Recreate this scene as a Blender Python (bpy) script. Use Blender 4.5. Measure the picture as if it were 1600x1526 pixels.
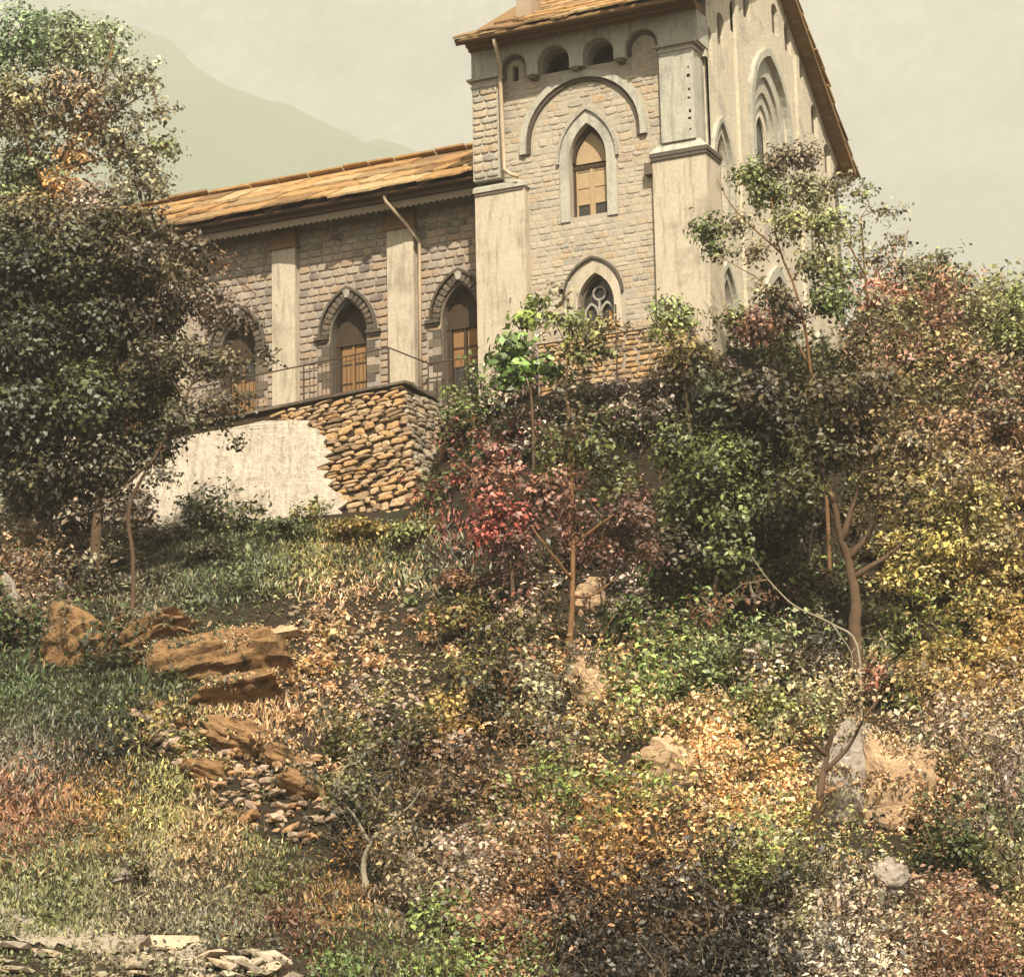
import bpy, math, random
import numpy as np
from mathutils import Vector, Matrix
from mathutils.geometry import tessellate_polygon

for o in list(bpy.data.objects):
    bpy.data.objects.remove(o)
scene = bpy.context.scene
COL = scene.collection
RNG = np.random.default_rng(7)

# ------------------------------------------------------------------ camera
FPX, PW, PH = 4500.0, 1600.0, 1526.0
CAM = np.array([28.237, -74.365, -26.990])
AZ, PIT, ROLL = math.radians(25), math.radians(13), math.radians(1.25)
FW = np.array([-math.sin(AZ) * math.cos(PIT), math.cos(AZ) * math.cos(PIT), math.sin(PIT)])
RT0 = np.array([math.cos(AZ), math.sin(AZ), 0.0])
UP0 = np.cross(RT0, FW)
RT = RT0 * math.cos(ROLL) - UP0 * math.sin(ROLL)
UP = RT0 * math.sin(ROLL) + UP0 * math.cos(ROLL)
cd = bpy.data.cameras.new('camera')
cd.sensor_fit = 'HORIZONTAL'
cd.sensor_width = 36.0
cd.lens = 36.0 * FPX / PW
cd.clip_start = 0.5
cd.clip_end = 20000
cam = bpy.data.objects.new('camera', cd)
COL.objects.link(cam)
M = Matrix(((RT[0], UP[0], -FW[0], CAM[0]), (RT[1], UP[1], -FW[1], CAM[1]), (RT[2], UP[2], -FW[2], CAM[2]), (0, 0, 0, 1)))
cam.matrix_world = M
scene.camera = cam

# ------------------------------------------------------------------ sky and sun
SUN_AZ, SUN_EL = math.radians(32), math.radians(47)   # from -Y towards +X
w = bpy.data.worlds.new('World')
scene.world = w
w.use_nodes = True
nt = w.node_tree
nt.nodes.clear()
n = nt.nodes.new
out = n('ShaderNodeOutputWorld'); bg = n('ShaderNodeBackground'); sky = n('ShaderNodeTexSky')
sky.sky_type = 'NISHITA'; sky.sun_disc = False
sky.sun_elevation = SUN_EL; sky.sun_rotation = math.pi - SUN_AZ
sky.dust_density = 4.0; sky.air_density = 1.0
tc = n('ShaderNodeTexCoord')
mp = n('ShaderNodeMapping'); mp.inputs['Scale'].default_value = (1, 1, 2.2)
nz = n('ShaderNodeTexNoise'); nz.inputs['Scale'].default_value = 13.0; nz.inputs['Detail'].default_value = 9; nz.inputs['Roughness'].default_value = .62
nz2 = n('ShaderNodeTexNoise'); nz2.inputs['Scale'].default_value = 230.0; nz2.inputs['Detail'].default_value = 3
rmp = n('ShaderNodeValToRGB')
rmp.color_ramp.elements[0].position = .42; rmp.color_ramp.elements[0].color = (2.9, 3.0, 2.65, 1)
rmp.color_ramp.elements[1].position = .57; rmp.color_ramp.elements[1].color = (6.3, 5.75, 4.6, 1)
gr = n('ShaderNodeMapRange'); gr.inputs[1].default_value = .35; gr.inputs[2].default_value = .65; gr.inputs[3].default_value = .8; gr.inputs[4].default_value = 1.2
mul = n('ShaderNodeMix'); mul.data_type = 'RGBA'; mul.blend_type = 'MULTIPLY'; mul.inputs[0].default_value = 1
mx = n('ShaderNodeMix'); mx.data_type = 'RGBA'; mx.inputs[0].default_value = .9
L = nt.links.new
L(tc.outputs['Generated'], mp.inputs[0]); L(mp.outputs[0], nz.inputs['Vector']); L(tc.outputs['Generated'], nz2.inputs['Vector'])
L(nz.outputs[0], rmp.inputs[0]); L(nz2.outputs[0], gr.inputs[0]); L(rmp.outputs[0], mul.inputs[6]); L(gr.outputs[0], mul.inputs[7])
L(sky.outputs[0], mx.inputs[6]); L(mul.outputs[2], mx.inputs[7]); L(mx.outputs[2], bg.inputs[0]); L(bg.outputs[0], out.inputs[0])
bg.inputs[1].default_value = 0.1

sl = bpy.data.lights.new('sun', 'SUN')
sl.energy = 5.0; sl.angle = math.radians(.6); sl.color = (1, .89, .72)
sun = bpy.data.objects.new('sun', sl)
COL.objects.link(sun)
sdir = Vector((math.sin(SUN_AZ) * math.cos(SUN_EL), -math.cos(SUN_AZ) * math.cos(SUN_EL), math.sin(SUN_EL)))
sun.rotation_euler = sdir.to_track_quat('Z', 'Y').to_euler()
sun.location = (30, -60, 60)
scene.view_settings.view_transform = 'Standard'
scene.view_settings.look = 'None'
scene.view_settings.exposure = 0.84
scene.view_settings.gamma = 1
scene.view_settings.use_curve_mapping = False
scene.cycles.max_bounces = 6
scene.cycles.diffuse_bounces = 2
scene.cycles.volume_bounces = 1
scene.cycles.transparent_max_bounces = 6

# ------------------------------------------------------------------ helpers
def lin(c):
    c = np.asarray(c, float) / 255.0
    return np.where(c <= .04045, c / 12.92, ((c + .055) / 1.055) ** 2.4)

def ray(px, py):
    d = FW + RT * (px - PW / 2) / FPX - UP * (py - PH / 2) / FPX
    return d

def project(P):
    d = np.asarray(P, float) - CAM
    x = d @ RT; y = d @ UP; z = d @ FW
    return PW / 2 + FPX * x / z, PH / 2 - FPX * y / z

HF = np.array([-math.sin(AZ), math.cos(AZ), 0.0])       # horizontal forward
def at(px, py, v):
    """world point seen at a photo pixel, v metres in front of the camera (horizontally)"""
    d = ray(px, py)
    return CAM + d * (v / (d @ HF))

def on_plane(px, py, axis, val):
    d = ray(px, py)
    return CAM + d * ((val - CAM[axis]) / d[axis])

def uv(P):
    d = np.asarray(P, float)[..., :3] - CAM
    return d @ RT0, d @ HF

def world(u, v, z):
    u = np.asarray(u, float); v = np.asarray(v, float); z = np.asarray(z, float)
    return np.stack([CAM[0] + RT0[0] * u + HF[0] * v, CAM[1] + RT0[1] * u + HF[1] * v, z + 0 * u], -1)

def tag(o, label=None, cat=None, group=None, kind=None):
    if label: o['label'] = label
    if cat: o['category'] = cat
    if group: o['group'] = group
    if kind: o['kind'] = kind
    return o

def empty(name, loc=(0, 0, 0), label=None, cat=None, group=None, parent=None):
    o = bpy.data.objects.new(name, None)
    o.location = Vector([float(c) for c in loc])
    o.empty_display_size = .3
    COL.objects.link(o)
    if parent: par(o, parent)
    return tag(o, label, cat, group)

def par(o, p):
    o.parent = p
    q = p
    off = Vector((0, 0, 0))
    while q is not None:
        off += q.location
        q = q.parent
    o.location = o.location - off

def link(name, me, mat=None, parent=None, loc=(0, 0, 0)):
    o = bpy.data.objects.new(name, me)
    o.location = Vector([float(c) for c in loc])
    COL.objects.link(o)
    if mat and not me.materials: me.materials.append(mat)
    if parent: par(o, parent)
    return o

class MB:
    def __init__(s): s.v = []; s.f = []
    def add(s, vs, fs):
        b = len(s.v); s.v += [tuple(map(float, p)) for p in vs]; s.f += [tuple(b + i for i in f) for f in fs]; return s
    def box(s, x0, x1, y0, y1, z0, z1):
        return s.add([(x0, y0, z0), (x1, y0, z0), (x1, y1, z0), (x0, y1, z0), (x0, y0, z1), (x1, y0, z1), (x1, y1, z1), (x0, y1, z1)],
                     [(0, 3, 2, 1), (4, 5, 6, 7), (0, 1, 5, 4), (1, 2, 6, 5), (2, 3, 7, 6), (3, 0, 4, 7)])
    def hexa(s, p):
        return s.add(p, [(0, 3, 2, 1), (4, 5, 6, 7), (0, 1, 5, 4), (1, 2, 6, 5), (2, 3, 7, 6), (3, 0, 4, 7)])
    def tube(s, pts, rad, n=8, cap=True):
        pts = [Vector(list(map(float, p))) for p in pts]
        if not hasattr(rad, '__len__'): rad = [rad] * len(pts)
        up = Vector((.13, .31, .94)); rings = []
        for i, p in enumerate(pts):
            d = (pts[min(i + 1, len(pts) - 1)] - pts[max(i - 1, 0)])
            if d.length < 1e-9: d = Vector((0, 0, 1))
            d.normalize()
            a = d.cross(up)
            if a.length < .1: a = d.cross(Vector((1, 0, 0)))
            a.normalize(); b = d.cross(a)
            rings.append([p + (a * math.cos(t) + b * math.sin(t)) * rad[i] for t in [k * 2 * math.pi / n for k in range(n)]])
        vs = [q for r in rings for q in r]; fs = []
        for i in range(len(rings) - 1):
            for k in range(n):
                k2 = (k + 1) % n
                fs.append((i * n + k, i * n + k2, (i + 1) * n + k2, (i + 1) * n + k))
        if cap:
            fs.append(tuple(range(n - 1, -1, -1))); fs.append(tuple((len(rings) - 1) * n + k for k in range(n)))
        return s.add(vs, fs)
    def build(s, name, mat=None, parent=None, smooth=False, origin=None):
        vs = s.v
        if origin is None and vs:
            a = np.array(vs); origin = (a.min(0) + a.max(0)) / 2
        ox = np.array(origin if origin is not None else (0, 0, 0), float)
        me = bpy.data.meshes.new(name)
        me.from_pydata([tuple(np.array(p) - ox) for p in vs], [], s.f)
        if smooth: me.polygons.foreach_set('use_smooth', [True] * len(me.polygons))
        me.update()
        return link(name, me, mat, parent, ox)

# ------------------------------------------------------------------ materials
def mat_new(name, rough=.85, spec=.25):
    m = bpy.data.materials.new(name); m.use_nodes = True
    t = m.node_tree; b = t.nodes['Principled BSDF']
    b.inputs['Roughness'].default_value = rough
    b.inputs['Specular IOR Level'].default_value = spec
    return m, t, b

def noise(t, scale, detail=4, rough=.6, vec=None, coord='obj'):
    x = t.nodes.new('ShaderNodeTexNoise'); x.inputs['Scale'].default_value = scale
    x.inputs['Detail'].default_value = detail; x.inputs['Roughness'].default_value = rough
    if vec is None:
        g = t.nodes.new('ShaderNodeNewGeometry'); vec = g.outputs['Position']
    t.links.new(vec, x.inputs['Vector'])
    return x.outputs[0]

def ramp(t, fac, stops):
    r = t.nodes.new('ShaderNodeValToRGB')
    e = r.color_ramp.elements
    while len(e) < len(stops): e.new(.5)
    for i, (p, c) in enumerate(stops):
        e[i].position = p; e[i].color = (*c, 1)
    t.links.new(fac, r.inputs[0]); return r.outputs[0]

def mixc(t, fac, a, b, mode='MIX'):
    x = t.nodes.new('ShaderNodeMix'); x.data_type = 'RGBA'; x.blend_type = mode
    for s, v in ((0, fac), (6, a), (7, b)):
        if isinstance(v, (int, float)): x.inputs[s].default_value = v
        elif isinstance(v, tuple): x.inputs[s].default_value = (*v, 1)
        else: t.links.new(v, x.inputs[s])
    return x.outputs[2]

def bump(t, b, h, strength=.5, dist=.02):
    x = t.nodes.new('ShaderNodeBump'); x.inputs['Strength'].default_value = strength; x.inputs['Distance'].default_value = dist
    t.links.new(h, x.inputs['Height']); t.links.new(x.outputs[0], b.inputs['Normal'])

def rnd(t):
    """per object + per island random value"""
    oi = t.nodes.new('ShaderNodeObjectInfo'); g = t.nodes.new('ShaderNodeNewGeometry')
    a = t.nodes.new('ShaderNodeMath'); a.operation = 'ADD'
    t.links.new(oi.outputs['Random'], a.inputs[0]); t.links.new(g.outputs['Random Per Island'], a.inputs[1])
    f = t.nodes.new('ShaderNodeMath'); f.operation = 'FRACT'; t.links.new(a.outputs[0], f.inputs[0])
    return f.outputs[0]


def surf(name, c1, c2, c3=None, s1=.7, s2=9., rough=.9, bs=.5, bd=.02, dirt=None, dirt_scale=.5, spec=.2, streak=0.0, k=.8):
    m, t, b = mat_new(name, rough, spec)
    c1, c2, c3, dirt = [tuple(k * q for q in c) if c else None for c in (c1, c2, c3, dirt)]
    a = ramp(t, noise(t, s1, 6, .65), [(.3, c1), (.68, c2)])
    f = noise(t, s2, 8, .7)
    c = mixc(t, .55, a, ramp(t, f, [(.25, tuple(.55 * k for k in (c3 or c1))), (.7, tuple(min(1, 1.25 * k) for k in (c3 or c2)))]))
    if dirt:
        dn = noise(t, dirt_scale, 7, .7)
        mask = ramp(t, dn, [(.52, (0, 0, 0)), (.68, (1, 1, 1))])
        c = mixc(t, mask, c, dirt)
    if streak:
        g = t.nodes.new('ShaderNodeNewGeometry'); mp_ = t.nodes.new('ShaderNodeMapping'); mp_.inputs['Scale'].default_value = (1, 1, .13)
        t.links.new(g.outputs['Position'], mp_.inputs[0])
        st = ramp(t, noise(t, 5.5, 5, .65, mp_.outputs[0]), [(.5, (0, 0, 0)), (.72, (streak,) * 3)])
        c = mixc(t, st, c, tuple(.5 * q for q in c1))
        ch = ramp(t, noise(t, 2.3, 9, .75), [(.62, (0, 0, 0)), (.66, (.55,) * 3)])
        c = mixc(t, ch, c, tuple(.72 * q for q in (c1[0], c1[1] * .93, c1[2] * .85)))
    t.links.new(c, b.inputs['Base Color'])
    bump(t, b, f, bs, bd)
    return m

def stone_mat(name, palette, s2=14., bs=.7, bd=.02, wash=None, wash_amt=.4):
    m, t, b = mat_new(name, .93, .15)
    k = len(palette); palette = [tuple(.82 * q for q in c) for c in palette]
    wash = tuple(.82 * q for q in wash) if wash else None
    r = t.nodes.new('ShaderNodeValToRGB'); e = r.color_ramp.elements
    r.color_ramp.interpolation = 'CONSTANT' if k > 3 else 'LINEAR'
    while len(e) < k: e.new(.5)
    for i, c in enumerate(palette): e[i].position = i / k; e[i].color = (*c, 1)
    t.links.new(rnd(t), r.inputs[0])
    f = noise(t, s2, 8, .7)
    c = mixc(t, 1.0, r.outputs[0], ramp(t, f, [(.25, (.5, .48, .46)), (.65, (1.15, 1.15, 1.15))]), 'MULTIPLY')
    if wash:
        wn = ramp(t, noise(t, 1.1, 6, .7), [(.4, (0, 0, 0)), (.62, (wash_amt,) * 3)])
        c = mixc(t, wn, c, wash)
    t.links.new(c, b.inputs['Base Color'])
    bump(t, b, f, bs, bd)
    return m

PLASTER = surf('lime_plaster', (.58, .50, .37), (.72, .64, .50), (.66, .57, .44), .6, 11, .92, .5, .012, dirt=(.42, .36, .28), dirt_scale=.8, streak=.75)
PLASTER_W = surf('pale_lime_render', (.50, .49, .42), (.62, .60, .50), (.56, .53, .44), .9, 10, .92, .5, .015, dirt=(.37, .36, .31), dirt_scale=1.1, streak=.75)
PLASTER_F = surf('front_render', (.50, .46, .36), (.64, .57, .44), (.56, .50, .39), 1.1, 12, .92, .9, .035, dirt=(.34, .31, .27), dirt_scale=.9, streak=.4, k=1.08)
RENDER_W = surf('retaining_wall_render', (.66, .57, .46), (.80, .72, .60), (.74, .65, .53), 1.6, 7, .95, 1.0, .05, dirt=(.47, .38, .30), dirt_scale=2.4, k=.93, streak=.75)
MORTAR = surf('wall_mortar', (.47, .41, .32), (.58, .51, .40), (.52, .46, .36), 1.3, 14, .95, .8, .02)
MORTAR_N = surf('nave_mortar', (.38, .32, .26), (.50, .43, .35), (.44, .37, .30), 1.3, 14, .95, .8, .02)
STONE_T = stone_mat('tower_stone', [(.52, .45, .35), (.57, .48, .35), (.46, .42, .35), (.58, .50, .39), (.50, .40, .29), (.38, .35, .30), (.58, .44, .29)], wash=(.58, .52, .41), wash_amt=.85)
STONE_N = stone_mat('nave_stone', [(.42, .35, .28), (.48, .39, .30), (.28, .24, .20), (.46, .33, .23), (.52, .45, .36), (.20, .17, .15), (.50, .36, .24), (.40, .36, .32)], wash=(.50, .42, .33), wash_amt=.6)
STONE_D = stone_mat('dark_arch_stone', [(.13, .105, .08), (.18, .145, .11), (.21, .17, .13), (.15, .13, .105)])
STONE_P = stone_mat('pale_arch_stone', [(.50, .46, .38), (.56, .52, .43), (.46, .43, .37)])
STONE_O = stone_mat('orange_wall_stone', [(.66, .42, .21), (.72, .48, .25), (.50, .35, .22), (.76, .56, .35), (.38, .27, .17), (.72, .52, .32), (.62, .44, .27)], s2=9, bs=1, bd=.03)
STONE_G = stone_mat('pale_loose_stone', [(.50, .42, .31), (.56, .48, .37), (.42, .35, .26), (.60, .47, .33), (.36, .30, .23)], s2=9, bs=1, bd=.03)
SLATE = stone_mat('roof_slab_stone', [(.42, .25, .11), (.48, .30, .14), (.34, .23, .12), (.52, .37, .20), (.26, .16, .08), (.46, .28, .12)], s2=3.5, bs=.8, bd=.03)
ROCK = surf('orange_rock', (.12, .07, .035), (.66, .40, .18), (.46, .27, .13), 3.2, 9, .95, 1.0, .15, dirt=(.045, .035, .022), dirt_scale=1.7)
ROCK_P = surf('pale_rock', (.58, .39, .22), (.78, .56, .36), (.68, .47, .29), 1.2, 7, .95, 1.0, .08, dirt=(.20, .15, .10), dirt_scale=2.6)
ROCK_G = surf('grey_rock', (.40, .33, .27), (.56, .50, .42), (.46, .40, .34), 1.2, 7, .95, 1.0, .06, dirt=(.17, .14, .11), dirt_scale=2.6)
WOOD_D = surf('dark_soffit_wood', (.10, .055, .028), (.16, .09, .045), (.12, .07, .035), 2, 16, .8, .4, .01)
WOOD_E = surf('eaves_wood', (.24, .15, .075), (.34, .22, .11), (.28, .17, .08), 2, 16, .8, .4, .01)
WOOD_V = surf('valance_wood', (.30, .24, .17), (.42, .34, .25), (.34, .28, .2), 2, 16, .8, .4, .01)
SHUT = surf('orange_shutter_wood', (.28, .15, .06), (.44, .26, .12), (.34, .19, .08), 1.5, 20, .7, .4, .01)
SHUT_P = surf('faded_shutter_wood', (.50, .36, .20), (.60, .46, .29), (.52, .38, .22), 1.5, 20, .7, .4, .01)
FRAME_D = surf('dark_frame_wood', (.06, .04, .028), (.10, .065, .04), (.07, .05, .03), 2, 16, .7, .4, .01)
IRON = surf('rusty_iron', (.09, .065, .05), (.15, .10, .07), (.10, .07, .05), 6, 40, .7, .3, .004)
PIPE = surf('painted_pipe', (.58, .44, .30), (.68, .54, .38), (.6, .47, .33), 2, 12, .6, .3, .006)
VOID = surf('dark_interior', (.02, .016, .012), (.035, .028, .02), (.02, .015, .01), 2, 8, .95, .1, .01)
BARK = surf('brown_bark', (.10, .065, .04), (.20, .13, .08), (.14, .09, .055), 3, 18, .95, 1, .03)
BARK_O = surf('orange_bark', (.16, .085, .04), (.38, .21, .10), (.24, .13, .06), 3, 18, .95, 1, .03)
BARK_P = surf('pale_bark', (.36, .31, .22), (.50, .44, .32), (.4, .35, .26), 3, 18, .95, 1, .03)
SOIL = surf('hillside_soil', (.028, .021, .013), (.07, .05, .03), (.045, .033, .02), .45, 5, .97, 1, .12, dirt=(.035, .042, .02), dirt_scale=.35)
GLASS, _t, _b = mat_new('window_glass', .18, .5)
_b.inputs['Base Color'].default_value = (.045, .04, .035, 1)

def leaf_material():
    m = bpy.data.materials.new('leaves'); m.use_nodes = True
    t = m.node_tree; t.nodes.clear()
    o = t.nodes.new('ShaderNodeOutputMaterial')
    at_ = t.nodes.new('ShaderNodeAttribute'); at_.attribute_name = 'leaf_color'
    g = t.nodes.new('ShaderNodeNewGeometry')
    r = ramp(t, g.outputs['Random Per Island'], [(0, (.12, .115, .11)), (.35, (.5, .5, .49)), (.78, (1.2, 1.2, 1.17)), (1, (1.75, 1.73, 1.66))])
    c = mixc(t, 1.0, at_.outputs['Color'], r, 'MULTIPLY')
    d = t.nodes.new('ShaderNodeBsdfDiffuse'); tr = t.nodes.new('ShaderNodeBsdfTranslucent')
    gl = t.nodes.new('ShaderNodeBsdfGlossy'); gl.inputs['Roughness'].default_value = .5; gl.inputs['Color'].default_value = (.9, .9, .85, 1)
    mx = t.nodes.new('ShaderNodeMixShader'); mx.inputs[0].default_value = .2
    mx2 = t.nodes.new('ShaderNodeMixShader'); mx2.inputs[0].default_value = .05
    for s in (d, tr): t.links.new(c, s.inputs['Color'])
    t.links.new(d.outputs[0], mx.inputs[1]); t.links.new(tr.outputs[0], mx.inputs[2])
    t.links.new(mx.outputs[0], mx2.inputs[1]); t.links.new(gl.outputs[0], mx2.inputs[2])
    t.links.new(mx2.outputs[0], o.inputs[0])
    return m
LEAF = leaf_material()

# ------------------------------------------------------------------ terrain height
CTRL = [  # photo x, photo y, metres in front of the camera
 (650, 812, 81.4), (540, 812, 82.6), (400, 826, 84.3), (270, 842, 85.8), (130, 870, 87.6), (0, 885, 88), (-100, 890, 88),
 (757, 634, 82.1), (842, 634, 79.8), (960, 616, 78.9), (1079, 602, 77.8), (1120, 590, 78.9), (1240, 575, 84.0), (1330, 500, 92.0), (1480, 500, 95.0), (1600, 515, 96.0), (1800, 560, 96.0),
 (720, 770, 79.6), (900, 740, 77.6), (1200, 740, 77.6), (1500, 740, 82.0), (1750, 760, 82), (760, 830, 78.6),
 (0, 960, 77.5), (300, 930, 78.5), (640, 920, 78.0), (950, 900, 76.8), (1250, 900, 76.5), (1550, 900, 78.0), (-200, 960, 77), (1800, 920, 78),
 (0, 1080, 72.0), (400, 1060, 73.0), (800, 1050, 72.5), (1200, 1050, 72.0), (1600, 1050, 73.5), (1800, 1050, 73), (-200, 1080, 71.5),
 (0, 1200, 66.5), (300, 1160, 68.5), (420, 1300, 63.0), (600, 1200, 66.0), (1000, 1200, 66.0), (1400, 1200, 67.0), (1700, 1200, 67), (-200, 1200, 66),
 (0, 1360, 58.5), (500, 1380, 58.0), (1000, 1370, 58.0), (1500, 1360, 60.0), (1800, 1360, 60), (-200, 1360, 58),
 (100, 1526, 50.5), (500, 1526, 50.5), (1000, 1526, 51.0), (1500, 1526, 52.0), (1800, 1526, 52), (-200, 1526, 50),
]
_c = np.array([uv(at(*c)) + (at(*c)[2],) for c in CTRL])
ext = []
for u in (-22, -10, 0, 10, 22):
    ext += [(u, 42, -26.6), (u, 32, -27.6), (u, 20, -28.5)]
for u in (-26, -13, 0): ext += [(u, 100, -5.2), (u, 112, -5.0)]
ext += [(-22, 86, -6.5), (-30, 84, -7), (26, 84, -5), (26, 96, 1.0), (17, 106, 2.2), (26, 112, 2.5), (5, 92, -5.2), (-5, 92, -5.2), (9, 90, -5.0), (10, 112, 0)]
_c = np.vstack([_c, np.array(ext, float)])
CU, CZ = _c[:, :2], _c[:, 2]
def _phi(r): return np.where(r > 1e-6, r * r * np.log(np.maximum(r, 1e-6)), 0)
_n = len(CU)
K = _phi(np.linalg.norm(CU[:, None] - CU[None], axis=2)) + np.eye(_n) * 1.5
Pm = np.hstack([np.ones((_n, 1)), CU])
A = np.block([[K, Pm], [Pm.T, np.zeros((3, 3))]])
SOL = np.linalg.solve(A, np.concatenate([CZ, np.zeros(3)]))

def vnoise(u, v, s, seed=0):
    """smooth value noise in numpy"""
    x = u / s + seed * 17.3; y = v / s + seed * 9.1
    xi = np.floor(x).astype(np.int64); yi = np.floor(y).astype(np.int64); fx = x - xi; fy = y - yi
    fx = fx * fx * (3 - 2 * fx); fy = fy * fy * (3 - 2 * fy)
    def h(a, b):
        k = (a * 374761393 + b * 668265263 + seed * 1442695) & 0x7fffffff
        k = (k ^ (k >> 13)) * 1274126177 & 0x7fffffff
        return ((k ^ (k >> 16)) & 0xffff) / 65535.0
    return (h(xi, yi) * (1 - fx) + h(xi + 1, yi) * fx) * (1 - fy) + (h(xi, yi + 1) * (1 - fx) + h(xi + 1, yi + 1) * fx) * fy

def height(u, v):
    u = np.asarray(u, float); v = np.asarray(v, float); sh = u.shape
    uu = u.ravel(); vv = v.ravel()
    uc = np.clip(uu, -34, 34); vc = np.clip(vv, 16, 116)
    z = np.empty_like(uc)
    for i in range(0, len(uc), 20000):
        p = np.stack([uc[i:i + 20000], vc[i:i + 20000]], 1)
        r = np.linalg.norm(p[:, None] - CU[None], axis=2)
        z[i:i + 20000] = _phi(r) @ SOL[:_n] + SOL[_n] + p @ SOL[_n + 1:]
    far = np.hypot(uu - uc, vv - vc)
    base = np.where(vc < 40, -28.6, z)
    z = z + (base - z) * np.clip(far / 30, 0, 1)
    z = z - 6 * (1 - np.exp(-far / 120)) * (vv > 60)
    amp = np.clip((82 - vv) / 6, 0, 1) * np.clip((vv - 5) / 30, .1, 1)
    z = z + amp * (.55 * (vnoise(uu, vv, 3.1, 1) - .5) + .28 * (vnoise(uu, vv, 1.2, 2) - .5) + .12 * (vnoise(uu, vv, .5, 3) - .5))
    return z.reshape(sh)

def ground_at(px, py, lo=40, hi=110):
    d = ray(px, py); vs = np.arange(lo, hi, .25)
    P = CAM + d[None] * (vs / (d @ HF))[:, None]
    u, v = uv(P); g = height(u, v)
    k = np.where(P[:, 2] < g)[0]
    i = k[0] if len(k) else len(vs) - 1
    return np.array([P[i, 0], P[i, 1], g[i]])

def snap(P):
    u, v = uv(P); return np.array([P[0], P[1], float(height(np.array([u]), np.array([v]))[0])])

def build_ground():
    us = np.concatenate([-np.geomspace(6000, 28, 16), np.arange(-27, 27.01, .36), np.geomspace(28, 6000, 16)])
    vs = np.concatenate([-np.geomspace(400, 5, 6), np.arange(0, 38, 3.0), np.arange(40, 104, .36), np.geomspace(105, 9000, 20)])
    U, V = np.meshgrid(us, vs, indexing='ij')
    Z = height(U, V)
    P = world(U, V, Z).reshape(-1, 3)
    nu, nv = U.shape
    i, j = np.meshgrid(np.arange(nu - 1), np.arange(nv - 1), indexing='ij')
    a = (i * nv + j).ravel()
    F = np.stack([a, a + nv, a + nv + 1, a + 1], 1)
    me = bpy.data.meshes.new('ground')
    me.from_pydata(P.tolist(), [], F.tolist())
    me.polygons.foreach_set('use_smooth', [True] * len(F))
    o = link('ground', me, SOIL)
    tag(o, kind='structure')
build_ground()

# distant wooded mountain behind the nave
def build_mountain():
    prof = [(-1300, 300), (-700, 420), (-300, 470), (-190, 500), (-155, 494), (-120, 474), (-92, 460), (-58, 446), (-19, 428), (60, 385), (150, 300), (300, 220), (600, 120), (1200, 60)]
    K_ = 3.8; px = np.array([p[0] for p in prof], float) * K_; pz = (np.array([p[1] for p in prof], float) + 27) * K_ - 27
    us = np.linspace(-1300, 1300, 240) * K_; vs = np.linspace(700, 2200, 90) * K_
    U, V = np.meshgrid(us, vs, indexing='ij')
    top = np.interp(U, px, pz, left=700, right=200)
    t = np.clip((V / K_ - 700) / 620, 0, 1); t = t * t * (3 - 2 * t)
    Z = -30 + (top + 30) * t * np.where(V > 1400 * K_, 1 - .5 * (V / K_ - 1400) / 800, 1)
    Z += t * K_ * (36 * (vnoise(U, V, 640, 5) - .5) + 26 * (vnoise(U, V, 210, 6) - .5) + 15 * (vnoise(U, V, 80, 9) - .5))
    P = world(U, V, Z).reshape(-1, 3); nu, nv = U.shape
    i, j = np.meshgrid(np.arange(nu - 1), np.arange(nv - 1), indexing='ij'); a = (i * nv + j).ravel()
    F = np.stack([a, a + nv, a + nv + 1, a + 1], 1)
    me = bpy.data.meshes.new('mountain'); me.from_pydata(P.tolist(), [], F.tolist()); me.polygons.foreach_set('use_smooth', [True] * len(F))
    m = surf('far_woodland', (.05, .12, .02), (.13, .22, .05), (.09, .16, .03), .0016, .008, 1, .3, 1)
    tag(link('mountain', me, m), kind='structure')
build_mountain()

# ------------------------------------------------------------------ wall shapes
def gothic(cx, zb, zs, za, hw, n=9):
    """pointed-arch outline: bottom zb, spring zs, apex za, half width hw"""
    h = max(za - zs, hw * 1.001); R = (hw * hw + h * h) / (2 * hw); pts = [(cx - hw, zb), (cx + hw, zb)]
    a1 = math.asin(min(1, h / R))
    for i in range(n + 1): a = a1 * i / n; pts.append((cx + hw - R + R * math.cos(a), zs + R * math.sin(a)))
    for i in range(n - 1, -1, -1): a = a1 * i / n; pts.append((cx - hw + R - R * math.cos(a), zs + R * math.sin(a)))
    return pts

def roundarch(cx, zb, zs, r, n=12):
    return [(cx - r, zb), (cx + r, zb)] + [(cx + r * math.cos(math.pi * i / n), zs + r * math.sin(math.pi * i / n)) for i in range(n + 1)]

def inside(poly, x, z):
    c = False; n_ = len(poly); j = n_ - 1
    for i in range(n_):
        (xi, zi), (xj, zj) = poly[i], poly[j]
        if (zi > z) != (zj > z) and x < (xj - xi) * (z - zi) / (zj - zi) + xi: c = not c
        j = i
    return c

def yplane(y):   # wall facing -Y
    return lambda a, b, d: (a, y + d, b)
def xplane(x):   # wall facing +X
    return lambda a, b, d: (x - d, a, b)

def dedup(p):
    o_ = []
    for q in p:
        if not o_ or (abs(q[0] - o_[-1][0]) + abs(q[1] - o_[-1][1])) > 1e-5: o_.append(q)
    if abs(o_[0][0] - o_[-1][0]) + abs(o_[0][1] - o_[-1][1]) < 1e-5: o_.pop()
    return o_

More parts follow.
